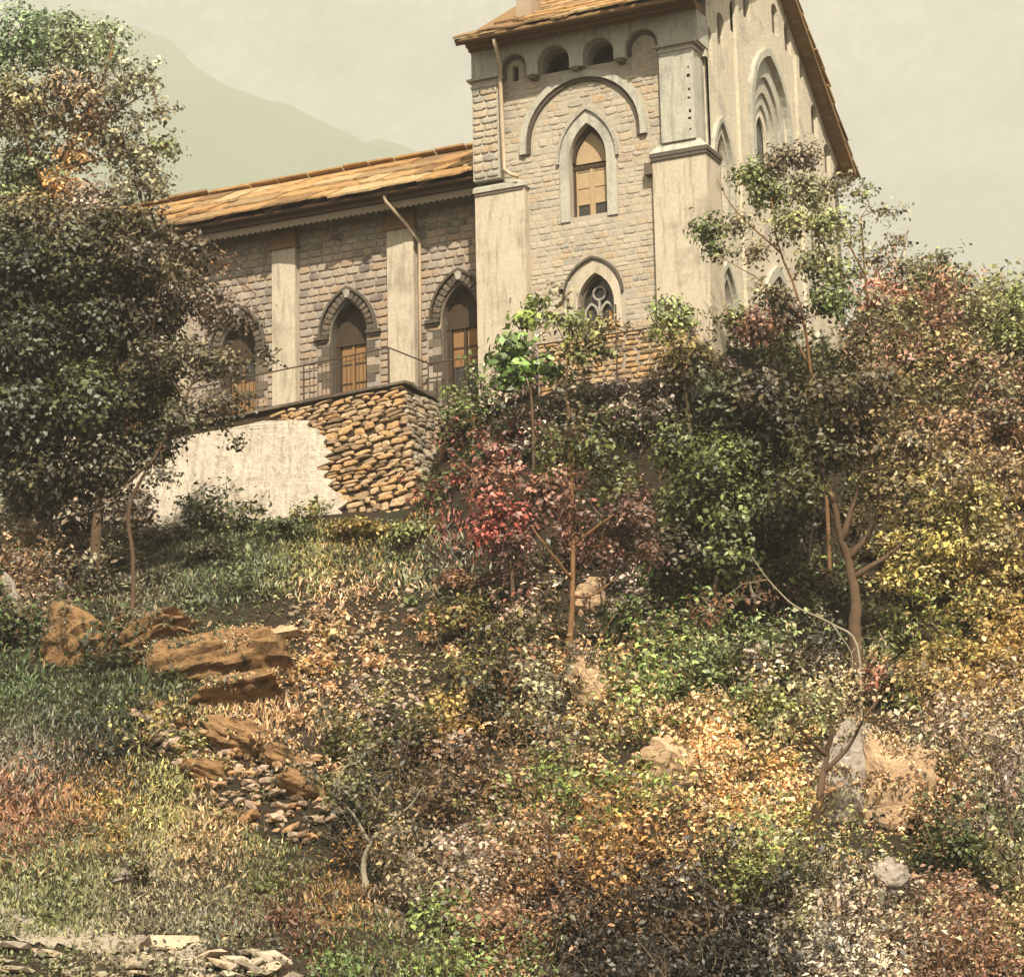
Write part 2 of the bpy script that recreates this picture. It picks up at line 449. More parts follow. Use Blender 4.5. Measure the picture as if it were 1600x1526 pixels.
def slab(name, outer, holes, mp_, d0, d1, mat, parent, flip=False):
    """flat wall with openings, between depths d0 (front) and d1 (back)"""
    outer = dedup(outer); holes = [dedup(h) for h in holes]
    loops = [outer] + holes
    tri = tessellate_polygon([[Vector((p[0], p[1], 0)) for p in lp] for lp in loops])
    pts = [p for lp in loops for p in lp]; n_ = len(pts); mb = MB()
    vs = [mp_(p[0], p[1], d0) for p in pts] + [mp_(p[0], p[1], d1) for p in pts]
    fs = []
    for t in tri:
        a, b, c = [pts[i] for i in t]
        ccw = (b[0] - a[0]) * (c[1] - a[1]) - (b[1] - a[1]) * (c[0] - a[0]) > 0
        t = tuple(t) if ccw != flip else tuple(reversed(t))
        fs.append(t); fs.append(tuple(n_ + i for i in reversed(t)))
    k = 0
    for lp in loops:
        m_ = len(lp)
        for i in range(m_):
            a, b = k + i, k + (i + 1) % m_
            fs.append((a, b, n_ + b, n_ + a))
        k += m_
    mb.add(vs, fs)
    return mb.build(name, mat, parent)

def arch_band(name, outer, inner, mp_, d0, d1, mat, parent):
    """closed ring between two outlines that share their point count"""
    n_ = len(outer); mb = MB()
    vs = [mp_(*p, d0) for p in outer] + [mp_(*p, d0) for p in inner] + [mp_(*p, d1) for p in outer] + [mp_(*p, d1) for p in inner]
    fs = []
    for i in range(1, n_):      # skip the bottom edge 0-1
        j = (i + 1) % n_
        fs += [(i, j, n_ + j, n_ + i), (i, 2 * n_ + i, 2 * n_ + j, j), (n_ + i, n_ + j, 3 * n_ + j, 3 * n_ + i)]
    mb.add(vs, fs)
    return mb.build(name, mat, parent)

CORE = surf('dark_wall_core', (.05, .035, .022), (.11, .075, .045), (.07, .05, .03), 2, 12, .97, 1, .03)
# ---- block prototypes
def block_mesh(name, rng, square=.8, n=8, mat=None, jag=0.0, flat=.78):
    """unit stone: x in -.5...5, z in -.5...5, y 0 (back) to -1 (front)"""
    ang = [(i + .5) * 2 * math.pi / n + rng.uniform(-.12 - jag, .12 + jag) for i in range(n)]
    out_ = []
    for a in ang:
        c, s = math.cos(a), math.sin(a); p = 2 / (1 + square * 4)
        x = .5 * math.copysign(abs(c) ** p, c); z = .5 * math.copysign(abs(s) ** p, s)
        k = rng.uniform(.9 - jag * 1.2, 1.0 + jag * .15)
        out_.append((x * k, z * k))
    vs = [(x, 0, z) for x, z in out_] + [(x * 1.0, -.6 - rng.uniform(-.1, .1), z * 1.0) for x, z in out_]
    vs += [(x * flat + rng.uniform(-.03, .03), -1 + rng.uniform(0, .22 + jag * 1.5) * (1 if flat < .85 else .8), z * (flat - .04) + rng.uniform(-.03, .03)) for x, z in out_]
    vs.append((rng.uniform(-.08, .08), -1.02, rng.uniform(-.08, .08)))
    fs = []
    for r in (0, 1):
        for i in range(n):
            j = (i + 1) % n; fs.append((r * n + j, r * n + i, (r + 1) * n + i, (r + 1) * n + j)[::-1])
    for i in range(n): fs.append((2 * n + i, 3 * n, 2 * n + (i + 1) % n)[::-1])
    me = bpy.data.meshes.new(name); me.from_pydata(vs, [], [f[::-1] for f in fs])
    if mat: me.materials.append(mat)
    me.update()
    return me, np.array(vs), [f[::-1] for f in fs]

def protos(name, mat, k=6, square=.8, seed=1, n=8, jag=0.0, flat=.86):
    rng = random.Random(seed)
    return [block_mesh(name, rng, square, n, mat, jag, flat) for _ in range(k)]

def place_blocks(items, prot, parent, name, limit, stuff_name, mat):
    """items: (origin, xaxis*width, yaxis*depth(into wall), zaxis*height). The largest become parts, the rest one stuff part"""
    items = sorted(items, key=lambda it: -np.linalg.norm(it[1]) * np.linalg.norm(it[3]))
    rng = random.Random(len(items)); V = []; F = []; nb = 0
    for i, (o_, X, Y, Z) in enumerate(items):
        me, vs, fs = prot[rng.randrange(len(prot))]
        if i < limit:
            ob = bpy.data.objects.new(name, me)
            Mx = Matrix(((X[0], Y[0], Z[0], o_[0]), (X[1], Y[1], Z[1], o_[1]), (X[2], Y[2], Z[2], o_[2]), (0, 0, 0, 1)))
            loc, rot, sc = Mx.decompose()
            ob.rotation_mode = 'QUATERNION'
            ob.location = loc; ob.rotation_quaternion = rot; ob.scale = sc
            COL.objects.link(ob); par(ob, parent)
        else:
            P = np.asarray(o_)[None] + vs[:, :1] * np.asarray(X)[None] + vs[:, 1:2] * np.asarray(Y)[None] + vs[:, 2:3] * np.asarray(Z)[None]
            V += P.tolist(); F += [tuple(nb + q for q in f) for f in fs]; nb += len(vs)
    if V:
        mb = MB(); mb.v = V; mb.f = F
        tag(mb.build(stuff_name, mat, parent), kind='stuff')

def coursed(x0, x1, z0, z1, avoid, row=(.17, .26), wid=(.22, .5), gap=.018, seed=3):
    rng = random.Random(seed); res = []; z = z0
    while z < z1 - .06:
        h = min(rng.uniform(*row), z1 - z); bad = []
        for xx in np.arange(x0, x1, .03):
            b = any(inside(p, xx, zz) for p in avoid for zz in (z + .02, z + h * .5, z + h - .02))
            bad.append(b)
        xs = np.arange(x0, x1, .03); k = 0
        while k < len(xs):
            if bad[k]: k += 1; continue
            e = k
            while e < len(xs) and not bad[e]: e += 1
            a, b = xs[k], xs[e - 1]; x = a
            while x < b - .06:
                w_ = min(rng.uniform(*wid), b - x)
                if b - x - w_ < .1: w_ = b - x
                if w_ > .07: res.append((x + w_ / 2, z + h / 2, w_ - gap, h - gap))
                x += w_
            k = e
        z += h
    return res

# ------------------------------------------------------------------ CHURCH
church = empty('church', (-6, 3, -5.2), 'tall stone church with arched windows, ochre slab roofs and long lower nave', 'church')
TX0, TX1 = -7.5, 0.0
tower = empty('tower_wall', (-3.7, 0, -5), parent=church)
Y0, YP = 0.0, .28
# openings of the left (side) face
W1 = gothic(-3.85, .0, 1.75, 2.86, .6)
W1o = gothic(-3.84, -.12, 1.75, 3.28, .92)
W2 = gothic(-3.72, -4.7, -2.75, -1.81, .58)
BIG_O = roundarch(-3.96, 2.2, 2.45, 2.06, 20); BIG_I = roundarch(-3.96, 2.2, 2.45, 1.86, 20)
arc = [(-6.13, 4.98, .44), (-4.79, 4.92, .52), (-3.32, 4.90, .50), (-1.93, 4.90, .52)]
Zt = 5.68
slits = [[(-6.25, 4.62), (-6.05, 4.62), (-6.05, 5.1), (-6.25, 5.1)]]
deep = [roundarch(a[0], 4.66, a[1], a[2] - .03, 12) for a in arc[1:3]]
# main panel with both windows
slab('side_panel', [(-6.64, -5.6), (-1.33, -5.6), (-1.33, Zt), (-6.64, Zt)], [W1, W2] + deep + slits, yplane(0), YP, YP + .45, MORTAR, tower)
# upper white band cut by the four arches
band = [(-6.62, Zt), (-6.62, 4.62)]
for (cx, cz, r) in arc:
    band += [(cx - r, 4.62)] + [(cx - r * math.cos(math.pi * i / 12), cz + r * math.sin(math.pi * i / 12)) for i in range(13)] + [(cx + r, 4.62)]
band += [(-1.33, 4.62), (-1.33, Zt)]
slab('arcade_band', band[::-1], [], yplane(0), .03, YP - .002, PLASTER_W, tower)
for xx in (-5.48, -4.05, -2.62):
    MB().box(xx - .1, xx + .1, -.03, YP - .01, 4.5, 4.62).build('corbel', STONE_D, tower)
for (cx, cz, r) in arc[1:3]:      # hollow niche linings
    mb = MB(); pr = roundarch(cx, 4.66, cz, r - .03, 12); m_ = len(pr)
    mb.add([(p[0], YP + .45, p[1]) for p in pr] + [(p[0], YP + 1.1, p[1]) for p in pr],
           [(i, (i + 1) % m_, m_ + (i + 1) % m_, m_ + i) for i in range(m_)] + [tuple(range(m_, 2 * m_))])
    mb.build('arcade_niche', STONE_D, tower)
for a in (arc[0], arc[3]):
    o_ = roundarch(a[0], 4.7, a[1], a[2] - .02, 12); i_ = roundarch(a[0], 4.7, a[1], a[2] - .12, 12)
    arch_band('arch_ring', o_, i_, yplane(0), YP - .06, YP + .01, STONE_D, tower)
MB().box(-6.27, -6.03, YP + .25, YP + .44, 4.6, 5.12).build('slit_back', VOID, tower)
# corner piers
MB().box(TX0, -6.62, 0, 1.0, 1.56, 4.50).build('pier', STONE_P, tower)
MB().box(TX0, -6.62, .0, 1.0, 4.8, Zt).build('pier_head', PLASTER_W, tower)
MB().box(-7.46, -5.82, 0, .9, -5.8, 1.16).build('buttress', PLASTER, tower)
MB().box(-1.36, -.3, 0, .9, 1.72, 4.52).build('pier', PLASTER_W, tower)
MB().box(-1.36, -.12, .01, .9, 4.72, Zt).build('pier_head', PLASTER_W, tower)
MB().box(-1.68, 0, 0, 1.15, -5.8, 1.2).build('buttress', PLASTER, tower)
for k, zz in enumerate((1.98, 2.31, 2.52, 2.95, 3.2, 3.62, 3.9)):
    MB().box(-.47 - .03 * (k % 2), -.42 + .01 * (k % 3), -.008, .03, zz, zz + .05 + .02 * (k % 3)).build('putlog_hole', VOID, tower)
# mouldings: capitals and caps
def moulding(x0, x1, y0, z, hs, name, mat, side=True, ret=.9):
    """stack of projecting fillets (height, projection)"""
    mb = MB(); zz = z
    for h, p in hs:
        mb.box(x0 - (p if side else 0), x1 + p, y0 - p, y0 + ret, zz, zz + h - .002); zz += h
    return mb.build(name, mat, tower)
moulding(TX0, -6.62, 0, 4.50, [(.07, .03), (.16, .0), (.07, .12)], 'capital', STONE_P)
moulding(-1.36, -.3, 0, 4.50, [(.06, .04), (.10, .01), (.06, .12)], 'capital', STONE_P)
mb = MB()      # sloped weathering on the left buttress
mb.hexa([(-7.5, -.06, 1.16), (-5.76, -.06, 1.16), (-5.76, .5, 1.16), (-7.5, .5, 1.16), (-7.5, -.06, 1.30), (-5.76, -.06, 1.30), (-6.4, .5, 1.62), (-7.5, .5, 1.62)])
mb.build('weathering', PLASTER_W, tower)
MB().box(-7.44, -5.86, -.03, .4, 1.06, 1.158).build('buttress_string', STONE_D, tower)
mb = MB()
mb.hexa([(-1.76, -.08, 1.42), (.08, -.08, 1.42), (.08, 1.2, 1.42), (-1.76, 1.2, 1.42), (-1.5, .1, 1.72), (-.2, .1, 1.72), (-.2, 1.0, 1.72), (-1.5, 1.0, 1.72)])
mb.build('weathering', PLASTER_W, tower)
mb = MB(); mb.box(-1.72, .04, -.05, 1.17, 1.2, 1.30); mb.box(-1.75, .07, -.07, 1.19, 1.302, 1.418); mb.build('capital', STONE_D, tower)
MB().box(-1.95, -1.69, -.0, .4, .85, 1.2).build('corbel', STONE_D, tower)
# big relieving arch, window surrounds
arch_band('relieving_arch', BIG_O, BIG_I, yplane(0), YP - .14, YP + .01, PLASTER_W, tower)
arch_band('relieving_arch', roundarch(-3.96, 2.2, 2.45, 1.855, 20), roundarch(-3.96, 2.2, 2.45, 1.74, 20), yplane(0), YP - .07, YP + .01, STONE_D, tower)  # dark inner ring paints the shadow under the raised band
arch_band('window_surround', W1o, gothic(-3.85, -.12, 1.75, 2.88, .605), yplane(0), YP - .05, YP + .01, PLASTER_W, tower)
arch_band('hood_mould', gothic(-3.84, 1.7, 1.76, 3.42, 1.0), gothic(-3.84, 1.7, 1.75, 3.29, .925), yplane(0), YP - .12, YP + .01, STONE_P, tower)
arch_band('hood_mould', gothic(-3.8, -2.5, -2.5, -1.28, .98), gothic(-3.8, -2.5, -2.5, -1.36, .92), yplane(0), YP - .09, YP + .01, STONE_D, tower)
arch_band('window_surround', gothic(-3.74, -4.7, -2.7, -1.42, .85), gothic(-3.72, -4.7, -2.75, -1.80, .585), yplane(0), YP - .03, YP + .01, PLASTER, tower)

def french_window(parent, cx, zb, zs, za, hw, y, boards_top, tymp, pane_rows, leafmat, framemat, name='window', split=True):
    """arched window of two leaves with a transom and a filled tympanum above"""
    wn = empty(name, (cx, y, zb), parent=parent)
    inner = gothic(cx, boards_top + .07, max(zs, boards_top + .08), za, hw - .0)
    if boards_top > zs:
        a = [p for p in gothic(cx, zb, zs, za, hw, 14) if p[1] >= boards_top]
        xs_ = [p[0] for p in a]
        inner = [(min(xs_), boards_top + .0), (max(xs_), boards_top + .0)] + a
    slab('tympanum', inner, [], yplane(0), y, y + .05, tymp, wn)
    MB().box(cx - hw, cx + hw, y - .06, y + .06, boards_top - .12, boards_top - .002).build('transom', framemat, wn)
    zt = boards_top - .122
    MB().box(cx - hw, cx - hw + .09, y - .04, y + .06, zb, zt).build('frame', framemat, wn)
    MB().box(cx + hw - .05, cx + hw, y - .04, y + .06, zb, zt).build('frame', framemat, wn)
    MB().box(cx - .03, cx + .035, y - .05, y + .05, zb, zt).build('mullion', leafmat, wn)
    for x0, x1 in ((cx - hw + .092, cx - .032), (cx + .037, cx + hw - .052)):
        rows = len(pane_rows); h = (zt - zb) / rows
        for r in range(rows):
            z0 = zb + r * h
            MB().box(x0, x1, y - .02, y + .03, z0 + h - .07, z0 + h - .004).build('rail', leafmat, wn)
            if pane_rows[r] == 'g': MB().box(x0 + .05, x1 - .05, y + .02, y + .03, z0, z0 + h - .074).build('pane', GLASS, wn)
            else: MB().box(x0 + .05, x1 - .05, y + .0, y + .02, z0, z0 + h - .074).build('panel', pane_rows[r], wn)
        MB().box(x0, x0 + .048, y - .025, y + .035, zb, zt).build('stile', leafmat, wn)
        MB().box(x1 - .048, x1, y - .025, y + .035, zb, zt).build('stile', leafmat, wn)
    return wn
french_window(church, -3.85, 0.0, 1.75, 2.86, .6, YP + .30, 1.66, SHUT_P, ['g', SHUT_P, SHUT_P], SHUT_P, FRAME_D)
wn = empty('window', (-3.72, YP + .3, -4.7), parent=church)
slab('pane', gothic(-3.72, -4.7, -2.75, -1.80, .585), [], yplane(0), YP + .36, YP + .38, GLASS, wn)
arch_band('frame', gothic(-3.72, -4.7, -2.75, -1.81, .58), gothic(-3.72, -4.7, -2.76, -1.92, .49), yplane(0), YP + .2, YP + .34, STONE_D, wn)
for cx_ in (-3.97, -3.47):
    arch_band('tracery_light', gothic(cx_, -4.7, -3.0, -2.62, .235), gothic(cx_, -4.7, -3.01, -2.70, .18), yplane(0), YP + .24, YP + .32, STONE_P, wn)
MB().tube([(-3.72 + .2 * math.cos(a), YP + .28, -2.36 + .2 * math.sin(a)) for a in np.linspace(0, 2 * math.pi, 17)], .035, 6, cap=False).build('tracery_ring', STONE_P, wn)
MB().box(-3.75, -3.69, YP + .23, YP + .33, -4.7, -2.57).build('mullion', STONE_P, wn)
MB().box(-3.45, -3.25, YP + .33, YP + .355, -4.6, -2.9).build('shutter', SHUT, wn)
arch_band('frame_ring', gothic(-3.85, 1.75, 1.76, 2.85, .6), gothic(-3.85, 1.75, 1.76, 2.68, .5), yplane(0), YP + .2, YP + .29, FRAME_D, tower)

# ---- gable front (faces +X)
XG = -.15; GY1 = 12.6; front = empty('gable_wall', (XG, 6, -5), parent=church)
def soff_l(y): return 5.72 + .71 * y
def soff_r(y): return 14.76 - .79 * y
RY = (14.76 - 5.72) / (.71 + .79); RZ = soff_l(RY)
L1 = gothic(1.62, -.5, 1.3, 2.3, .42); R1 = gothic(9.9, -.5, 1.3, 2.3, .42)
L2 = gothic(1.6, -5.0, -3.2, -2.2, .42); R2 = gothic(9.9, -5.0, -3.2, -2.2, .42)
C1 = gothic(6.0, 1.0, 4.1, 6.25, 1.6); PO = gothic(6.1, -5.6, -3.0, -.9, 1.35)
nic = [(.98, 5.2), (2.05, 6.0), (3.2, 6.8), (4.4, 7.7), (7.0, 8.1), (8.15, 7.9), (9.2, 6.9), (10.45, 5.85), (11.6, 4.85)]
NI = [roundarch(y_, z_ - .75, z_, .3, 8) for y_, z_ in nic]
slab('front_wall', [(.86, -5.8), (GY1, -5.8), (GY1, soff_r(GY1)), (RY, RZ - .02), (.86, soff_l(.86))], [L1, R1, L2, R2, C1, PO] + NI, xplane(XG), 0, .5, PLASTER_F, front)
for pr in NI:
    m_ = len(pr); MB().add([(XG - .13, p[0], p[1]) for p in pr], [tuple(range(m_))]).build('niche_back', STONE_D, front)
def order(outer, inner, d0, d1, mat): arch_band('arch_moulding', outer, inner, xplane(XG), d0, d1, mat, front)
def G(cy, zb, zs, za, hw): return gothic(cy, zb, zs, za, hw, 9)
order(G(6.0, 1.0, 4.1, 6.52, 1.84), G(6.0, 1.0, 4.1, 6.27, 1.61), -.16, .02, PLASTER_W)
order(G(6.0, 1.0, 4.1, 6.24, 1.6), G(6.0, 1.0, 4.0, 5.6, 1.24), .05, .14, PLASTER_W)
order(G(6.0, 1.0, 4.0, 5.59, 1.24), G(6.0, 1.0, 3.9, 5.1, .9), .14, .22, STONE_P)
order(G(6.0, 1.0, 3.9, 5.09, .9), G(6.0, 1.0, 3.8, 4.7, .62), .22, .29, PLASTER_W)
slab('window_backing', G(6.0, 1.0, 3.8, 4.7, .62), [gothic(6.0, 2.5, 3.6, 4.35, .42)], xplane(XG), .29, .36, PLASTER_F, front)
MB().add([(XG - .38, 5.4, 2.4), (XG - .38, 6.6, 2.4), (XG - .38, 6.6, 4.5), (XG - .38, 5.4, 4.5)], [(0, 1, 2, 3)]).build('window_glass', GLASS, front)
for cy, zb, zs, za in ((1.62, -.5, 1.3, 2.3), (9.9, -.5, 1.3, 2.3), (1.6, -5.0, -3.2, -2.2), (9.9, -5.0, -3.2, -2.2)):
    order(G(cy, zb, zs, za + .55, .85), G(cy, zb, zs, za + .38, .72), -.13, .02, PLASTER_W)
    order(G(cy, zb, zs, za + .25, .58), G(cy, zb, zs, za + .02, .43), -.05, .02, STONE_P)
    pr = G(cy, zb, zs, za + .05, .46); m_ = len(pr)
    MB().add([(XG - .17, p[0], p[1]) for p in pr], [tuple(range(m_))]).build('window_pane', GLASS, front)
    MB().tube([(XG - .15, cy, zb), (XG - .15, cy, za)], .03, 6).build('mullion', STONE_D, front)
order(G(6.1, -5.6, -3.0, -.55, 1.65), G(6.1, -5.6, -3.0, -.88, 1.37), -.12, .02, PLASTER_W)
order(G(6.1, -5.6, -3.0, -.92, 1.35), G(6.1, -5.6, -3.0, -1.2, 1.1), .06, .2, STONE_D)
pr = G(6.1, -5.6, -3.0, -1.15, 1.15)
dr = MB().add([(XG - .25, p[0], p[1]) for p in pr] + [(XG - .35, p[0], p[1]) for p in pr], [tuple(range(len(pr))), tuple(range(2 * len(pr) - 1, len(pr) - 1, -1))]).build('door', FRAME_D, church)
for k in range(7):
    MB().box(XG - .248, XG - .22, 5.05 + k * .3, 5.05 + k * .3 + .27, -5.6, -3.0).build('board', FRAME_D, dr)
for ya, yb in ((3.15, 3.45), (8.6, 8.9)):      # flat pilasters
    MB().box(XG - .01, XG + .1, ya, yb, -5.7, soff_l(ya) - .5 if ya < 5 else soff_r(yb) - .5).build('pilaster', PLASTER_F, front)
# other sides of the tall block
MB().box(TX0, TX0 + .4, 1.0, GY1, -5.6, 4.7).build('rear_wall', MORTAR, church)
slab('rear_gable', [(1.0, 4.702), (GY1, 4.702), (RY, RZ - .05), (1.0, soff_l(1.0))], [], xplane(TX0 + .4), 0, .4, MORTAR, church)
MB().box(TX0, XG, GY1 - .4, GY1, -5.6, 4.6).build('north_wall', PLASTER_F, church)

# ---- masonry on the panels
rng_t = random.Random(5)
S_T = protos('stone', STONE_T, 7, .7, 5)
av = [W1o, gothic(-3.84, 1.7, 1.76, 3.45, 1.03), gothic(-3.8, -4.7, -2.6, -1.25, .99)]
ring = [(-3.96 + 2.1 * math.cos(a), 2.45 + 2.1 * math.sin(a)) for a in np.linspace(0, math.pi, 25)] + [(-3.96 + 1.72 * math.cos(a), 2.45 + 1.72 * math.sin(a)) for a in np.linspace(math.pi, 0, 25)]
leg = [[(-6.08, 2.15), (-5.68, 2.15), (-5.68, 2.5), (-6.08, 2.5)], [(-2.24, 2.15), (-1.84, 2.15), (-1.84, 2.5), (-2.24, 2.5)]]
av = av + [ring] + leg + [roundarch(a[0], 4.5, a[1], a[2], 12) for a in arc[1:3]]
it = []
for (x, z, w_, h) in coursed(-6.6, -1.36, 1.25, 4.62, av, row=(.13, .27), wid=(.16, .55), gap=.012, seed=11):
    it.append(((x, YP + .01, z), (w_, 0, 0), (0, rng_t.uniform(.012, .04), 0), (0, 0, h)))
for (x, z, w_, h) in coursed(-5.8, -1.70, -5.3, 1.25, av, row=(.11, .24), wid=(.15, .5), gap=.012, seed=12):
    it.append(((x, YP + .01, z), (w_, 0, 0), (0, rng_t.uniform(.012, .035), 0), (0, 0, h)))
for a in (arc[0], arc[3]):
    A_ = roundarch(a[0], 4.63, a[1], a[2] - .13, 12)
    for (x, z, w_, h) in coursed(a[0] - .5, a[0] + .5, 4.64, 5.5, [], row=(.16, .2), wid=(.18, .3), seed=13):
        if inside(A_, x - w_ / 2, z + h / 2) and inside(A_, x + w_ / 2, z + h / 2) and not (abs(x + 6.15) < .25 and z < 5.15):
            it.append(((x, YP + .01, z), (w_, 0, 0), (0, rng_t.uniform(.012, .035), 0), (0, 0, h)))
for (x, z, w_, h) in coursed(TX0 + .02, -6.64, 1.6, 4.48, [], row=(.2, .3), seed=14):
    it.append(((x, .01, z), (w_, 0, 0), (0, .06, 0), (0, 0, h)))
place_blocks(it, S_T, tower, 'stone', 150, 'rubble_masonry', STONE_T)

# ---- tower cornice, eaves, roof
roof = empty('tower_roof', (-3.5, 5, 6), parent=church)
mb = MB(); X0r, X1r = TX0 - .1, .3
for (ya, yb, za, zb) in ((-.12, 0.3, 5.682, 5.76), (-.3, .3, 5.762, 5.83), (-.5, .3, 5.832, 5.9)):
    mb.box(X0r + .06, XG + .05, ya, yb, za, zb)
mb.build('cornice', WOOD_E, roof)
def soffz(y): return 5.30 + .71 * (y + .85) + .12
mb = MB(); mb.hexa([(X0r, -.85, 5.62), (X1r, -.85, 5.62), (X1r, RY, RZ), (X0r, RY, RZ), (X0r, -.85, 5.74), (X1r, -.85, 5.74), (X1r, RY, RZ + .1), (X0r, RY, RZ + .1)])
mb.build('roof_deck', WOOD_E, roof)
mb = MB(); mb.hexa([(X0r, RY, RZ), (X1r, RY, RZ), (X1r, 13.05, soff_r(13.05)), (X0r, 13.05, soff_r(13.05)), (X0r, RY, RZ + .1), (X1r, RY, RZ + .1), (X1r, 13.05, soff_r(13.05) + .1), (X0r, 13.05, soff_r(13.05) + .1)])
mb.build('roof_deck', WOOD_E, roof)
for k in range(16):
    y_ = RY + .3 + k * .48
    MB().hexa([(XG + .12, y_, soff_r(y_) - .09), (X1r - .02, y_, soff_r(y_) - .09), (X1r - .02, y_ + .1, soff_r(y_ + .1) - .09), (XG + .12, y_ + .1, soff_r(y_ + .1) - .09),
               (XG + .12, y_, soff_r(y_) - .004), (X1r - .02, y_, soff_r(y_) - .004), (X1r - .02, y_ + .1, soff_r(y_ + .1) - .004), (XG + .12, y_ + .1, soff_r(y_ + .1) - .004)]).build('purlin_end', WOOD_E, roof)
mb = MB(); mb.hexa([(X1r, RY, RZ - .06), (X1r + .05, RY, RZ - .06), (X1r + .05, 13.05, soff_r(13.05) - .06), (X1r, 13.05, soff_r(13.05) - .06), (X1r, RY, RZ + .17), (X1r + .05, RY, RZ + .17), (X1r + .05, 13.05, soff_r(13.05) + .17), (X1r, 13.05, soff_r(13.05) + .17)])
mb.build('bargeboard', WOOD_E, roof)
mb = MB(); mb.hexa([(X1r, -.85, 5.56), (X1r + .05, -.85, 5.56), (X1r + .05, RY, RZ - .06), (X1r, RY, RZ - .06), (X1r, -.85, 5.79), (X1r + .05, -.85, 5.79), (X1r + .05, RY, RZ + .17), (X1r, RY, RZ + .17)])
mb.build('bargeboard', WOOD_E, roof)
MB().tube([(X0r + .05, -.97, 5.72), (X1r, -.97, 5.70)], .075, 8).build('gutter', WOOD_E, roof)

def slab_proto(rng, mat):
    """unit roof slab: x -.5...5 wide, y 0 (eave) to 1 (up slope), z thickness 0..1"""
    fr = [(x, rng.uniform(-.11, .07)) for x in np.linspace(-.49, .49, 7)]
    bk = [(.49, 1.0), (-.49, 1.0)]
    o_ = fr + bk; n_ = len(o_)
    vs = [(x, y, 0) for x, y in o_] + [(x * .985, y + .015, 1 + rng.uniform(-.15, .15)) for x, y in o_]
    fs = [tuple(range(n_ - 1, -1, -1)), tuple(range(n_, 2 * n_))] + [(i, (i + 1) % n_, n_ + (i + 1) % n_, n_ + i) for i in range(n_)]
    me = bpy.data.meshes.new('roof_slab'); me.from_pydata(vs, [], fs); me.materials.append(mat); return me, np.array(vs), fs
rr = random.Random(4); SL = [slab_proto(rr, SLATE) for _ in range(8)]
def roof_courses(parent, x0, x1, y_e, z_e, y_r, z_r, course=.75, wid=(.55, 1.15), thick=.06, limit=200, seed=1, ragged=None):
    rng = random.Random(seed); L_ = math.hypot(y_r - y_e, z_r - z_e); dy, dz = (y_r - y_e) / L_, (z_r - z_e) / L_
    n_ = max(1, round(L_ / course)); c = L_ / n_; items = []
    N = (0, -dz, dy) if y_r > y_e else (0, dz, -dy)
    for k in range(n_):
        s = k * c - (.1 if k == 0 else 0); x = x0 + rng.uniform(-.25, .0) + (ragged(k) if ragged else 0)
        while x < x1 - .15:
            w_ = rng.uniform(*wid); w_ = min(w_, x1 - x + rng.uniform(0, .1))
            th = thick * rng.uniform(.8, 1.6); s_ = s + rng.uniform(-.07, .05)
            lift = .06 + rng.uniform(0, .075)
            o_ = np.array([x + w_ / 2, y_e + dy * s_, z_e + dz * s_]) + np.array(N) * (lift + .01)
            e_ = np.array([x + w_ / 2, y_e + dy * (s_ + c * 1.12), z_e + dz * (s_ + c * 1.12)]) + np.array(N) * .01
            Yv = e_ - o_
            sg = 1 if y_r > y_e else -1
            items.append((o_, (w_ * .985 * sg, 0, 0), tuple(Yv), tuple(np.array(N) * th)))
            x += w_
    place_blocks(items, SL, parent, 'slab', limit, 'slab_courses', SLATE)
roof_courses(roof, X0r + .22, X1r + .08, -.95, 5.76, RY, RZ + .1, .62, thick=.05, limit=95, seed=3, ragged=lambda k: 0 if k < 1 else min(1.5, .75 + k * .28))
roof_courses(roof, X0r, X1r + .08, 13.15, soff_r(13.15) + .1, RY, RZ + .1, .7, limit=0, seed=5)
MB().box(-5.95, -5.45, .0, .7, 6.3, 7.9).build('chimney', STONE_N, roof)
MB().tube([(-6.3, -.9, 5.6), (-6.32, -.7, 5.35), (-6.42, -.2, 5.0), (-6.5, -.07, 4.6), (-6.47, -.07, 3.2), (-6.44, -.07, 1.75), (-6.2, -.12, 1.55), (-5.95, -.14, 1.42)], .065, 8).build('downpipe', PIPE, church, smooth=True)

# ------------------------------------------------------------------ NAVE
YN = 1.6; NX0, NX1 = -25.5, TX0
nave = empty('nave_wall', (-15, YN, -5), parent=church)
nwin = [(-8.80, -5.1), (-12.68, -5.1), (-16.65, -5.1), (-20.6, -5.1)]
NZS, NZA, NHW = -2.05, -.95, .66
holes = [gothic(cx, zb + .3, NZS, NZA, NHW) for cx, zb in nwin]
slab('nave_panel', [(NX0, -5.9), (NX1 + .3, -5.9), (NX1 + .3, 2.4), (NX0, 2.4)], holes, yplane(0), YN, YN + .55, MORTAR_N, nave)
for x0, x1 in ((-11.2, -10.28), (-15.3, -14.46), (-19.3, -18.45), (-23.3, -22.4)):
    mb = MB(); mb.box(x0, x1, YN - .2, YN + .05, -5.9, .98); mb.build('pilaster', PLASTER, nave)
    mb = MB(); mb.box(x0 - .08, x1 + .08, YN - .29, YN + .05, .982, 1.12); mb.box(x0 - .03, x1 + .03, YN - .24, YN + .05, 1.122, 1.6); mb.build('capital', WOOD_E, nave)  # eaves brown here stands in for the shade on the pilaster tops
avn = [[(a, -6), (b, -6), (b, 2), (a, 2)] for a, b in ((-11.22, -10.26), (-15.32, -14.44), (-19.32, -18.43), (-23.32, -22.38))]
items = []
VO = protos('voussoir', STONE_D, 5, 1.2, 8)
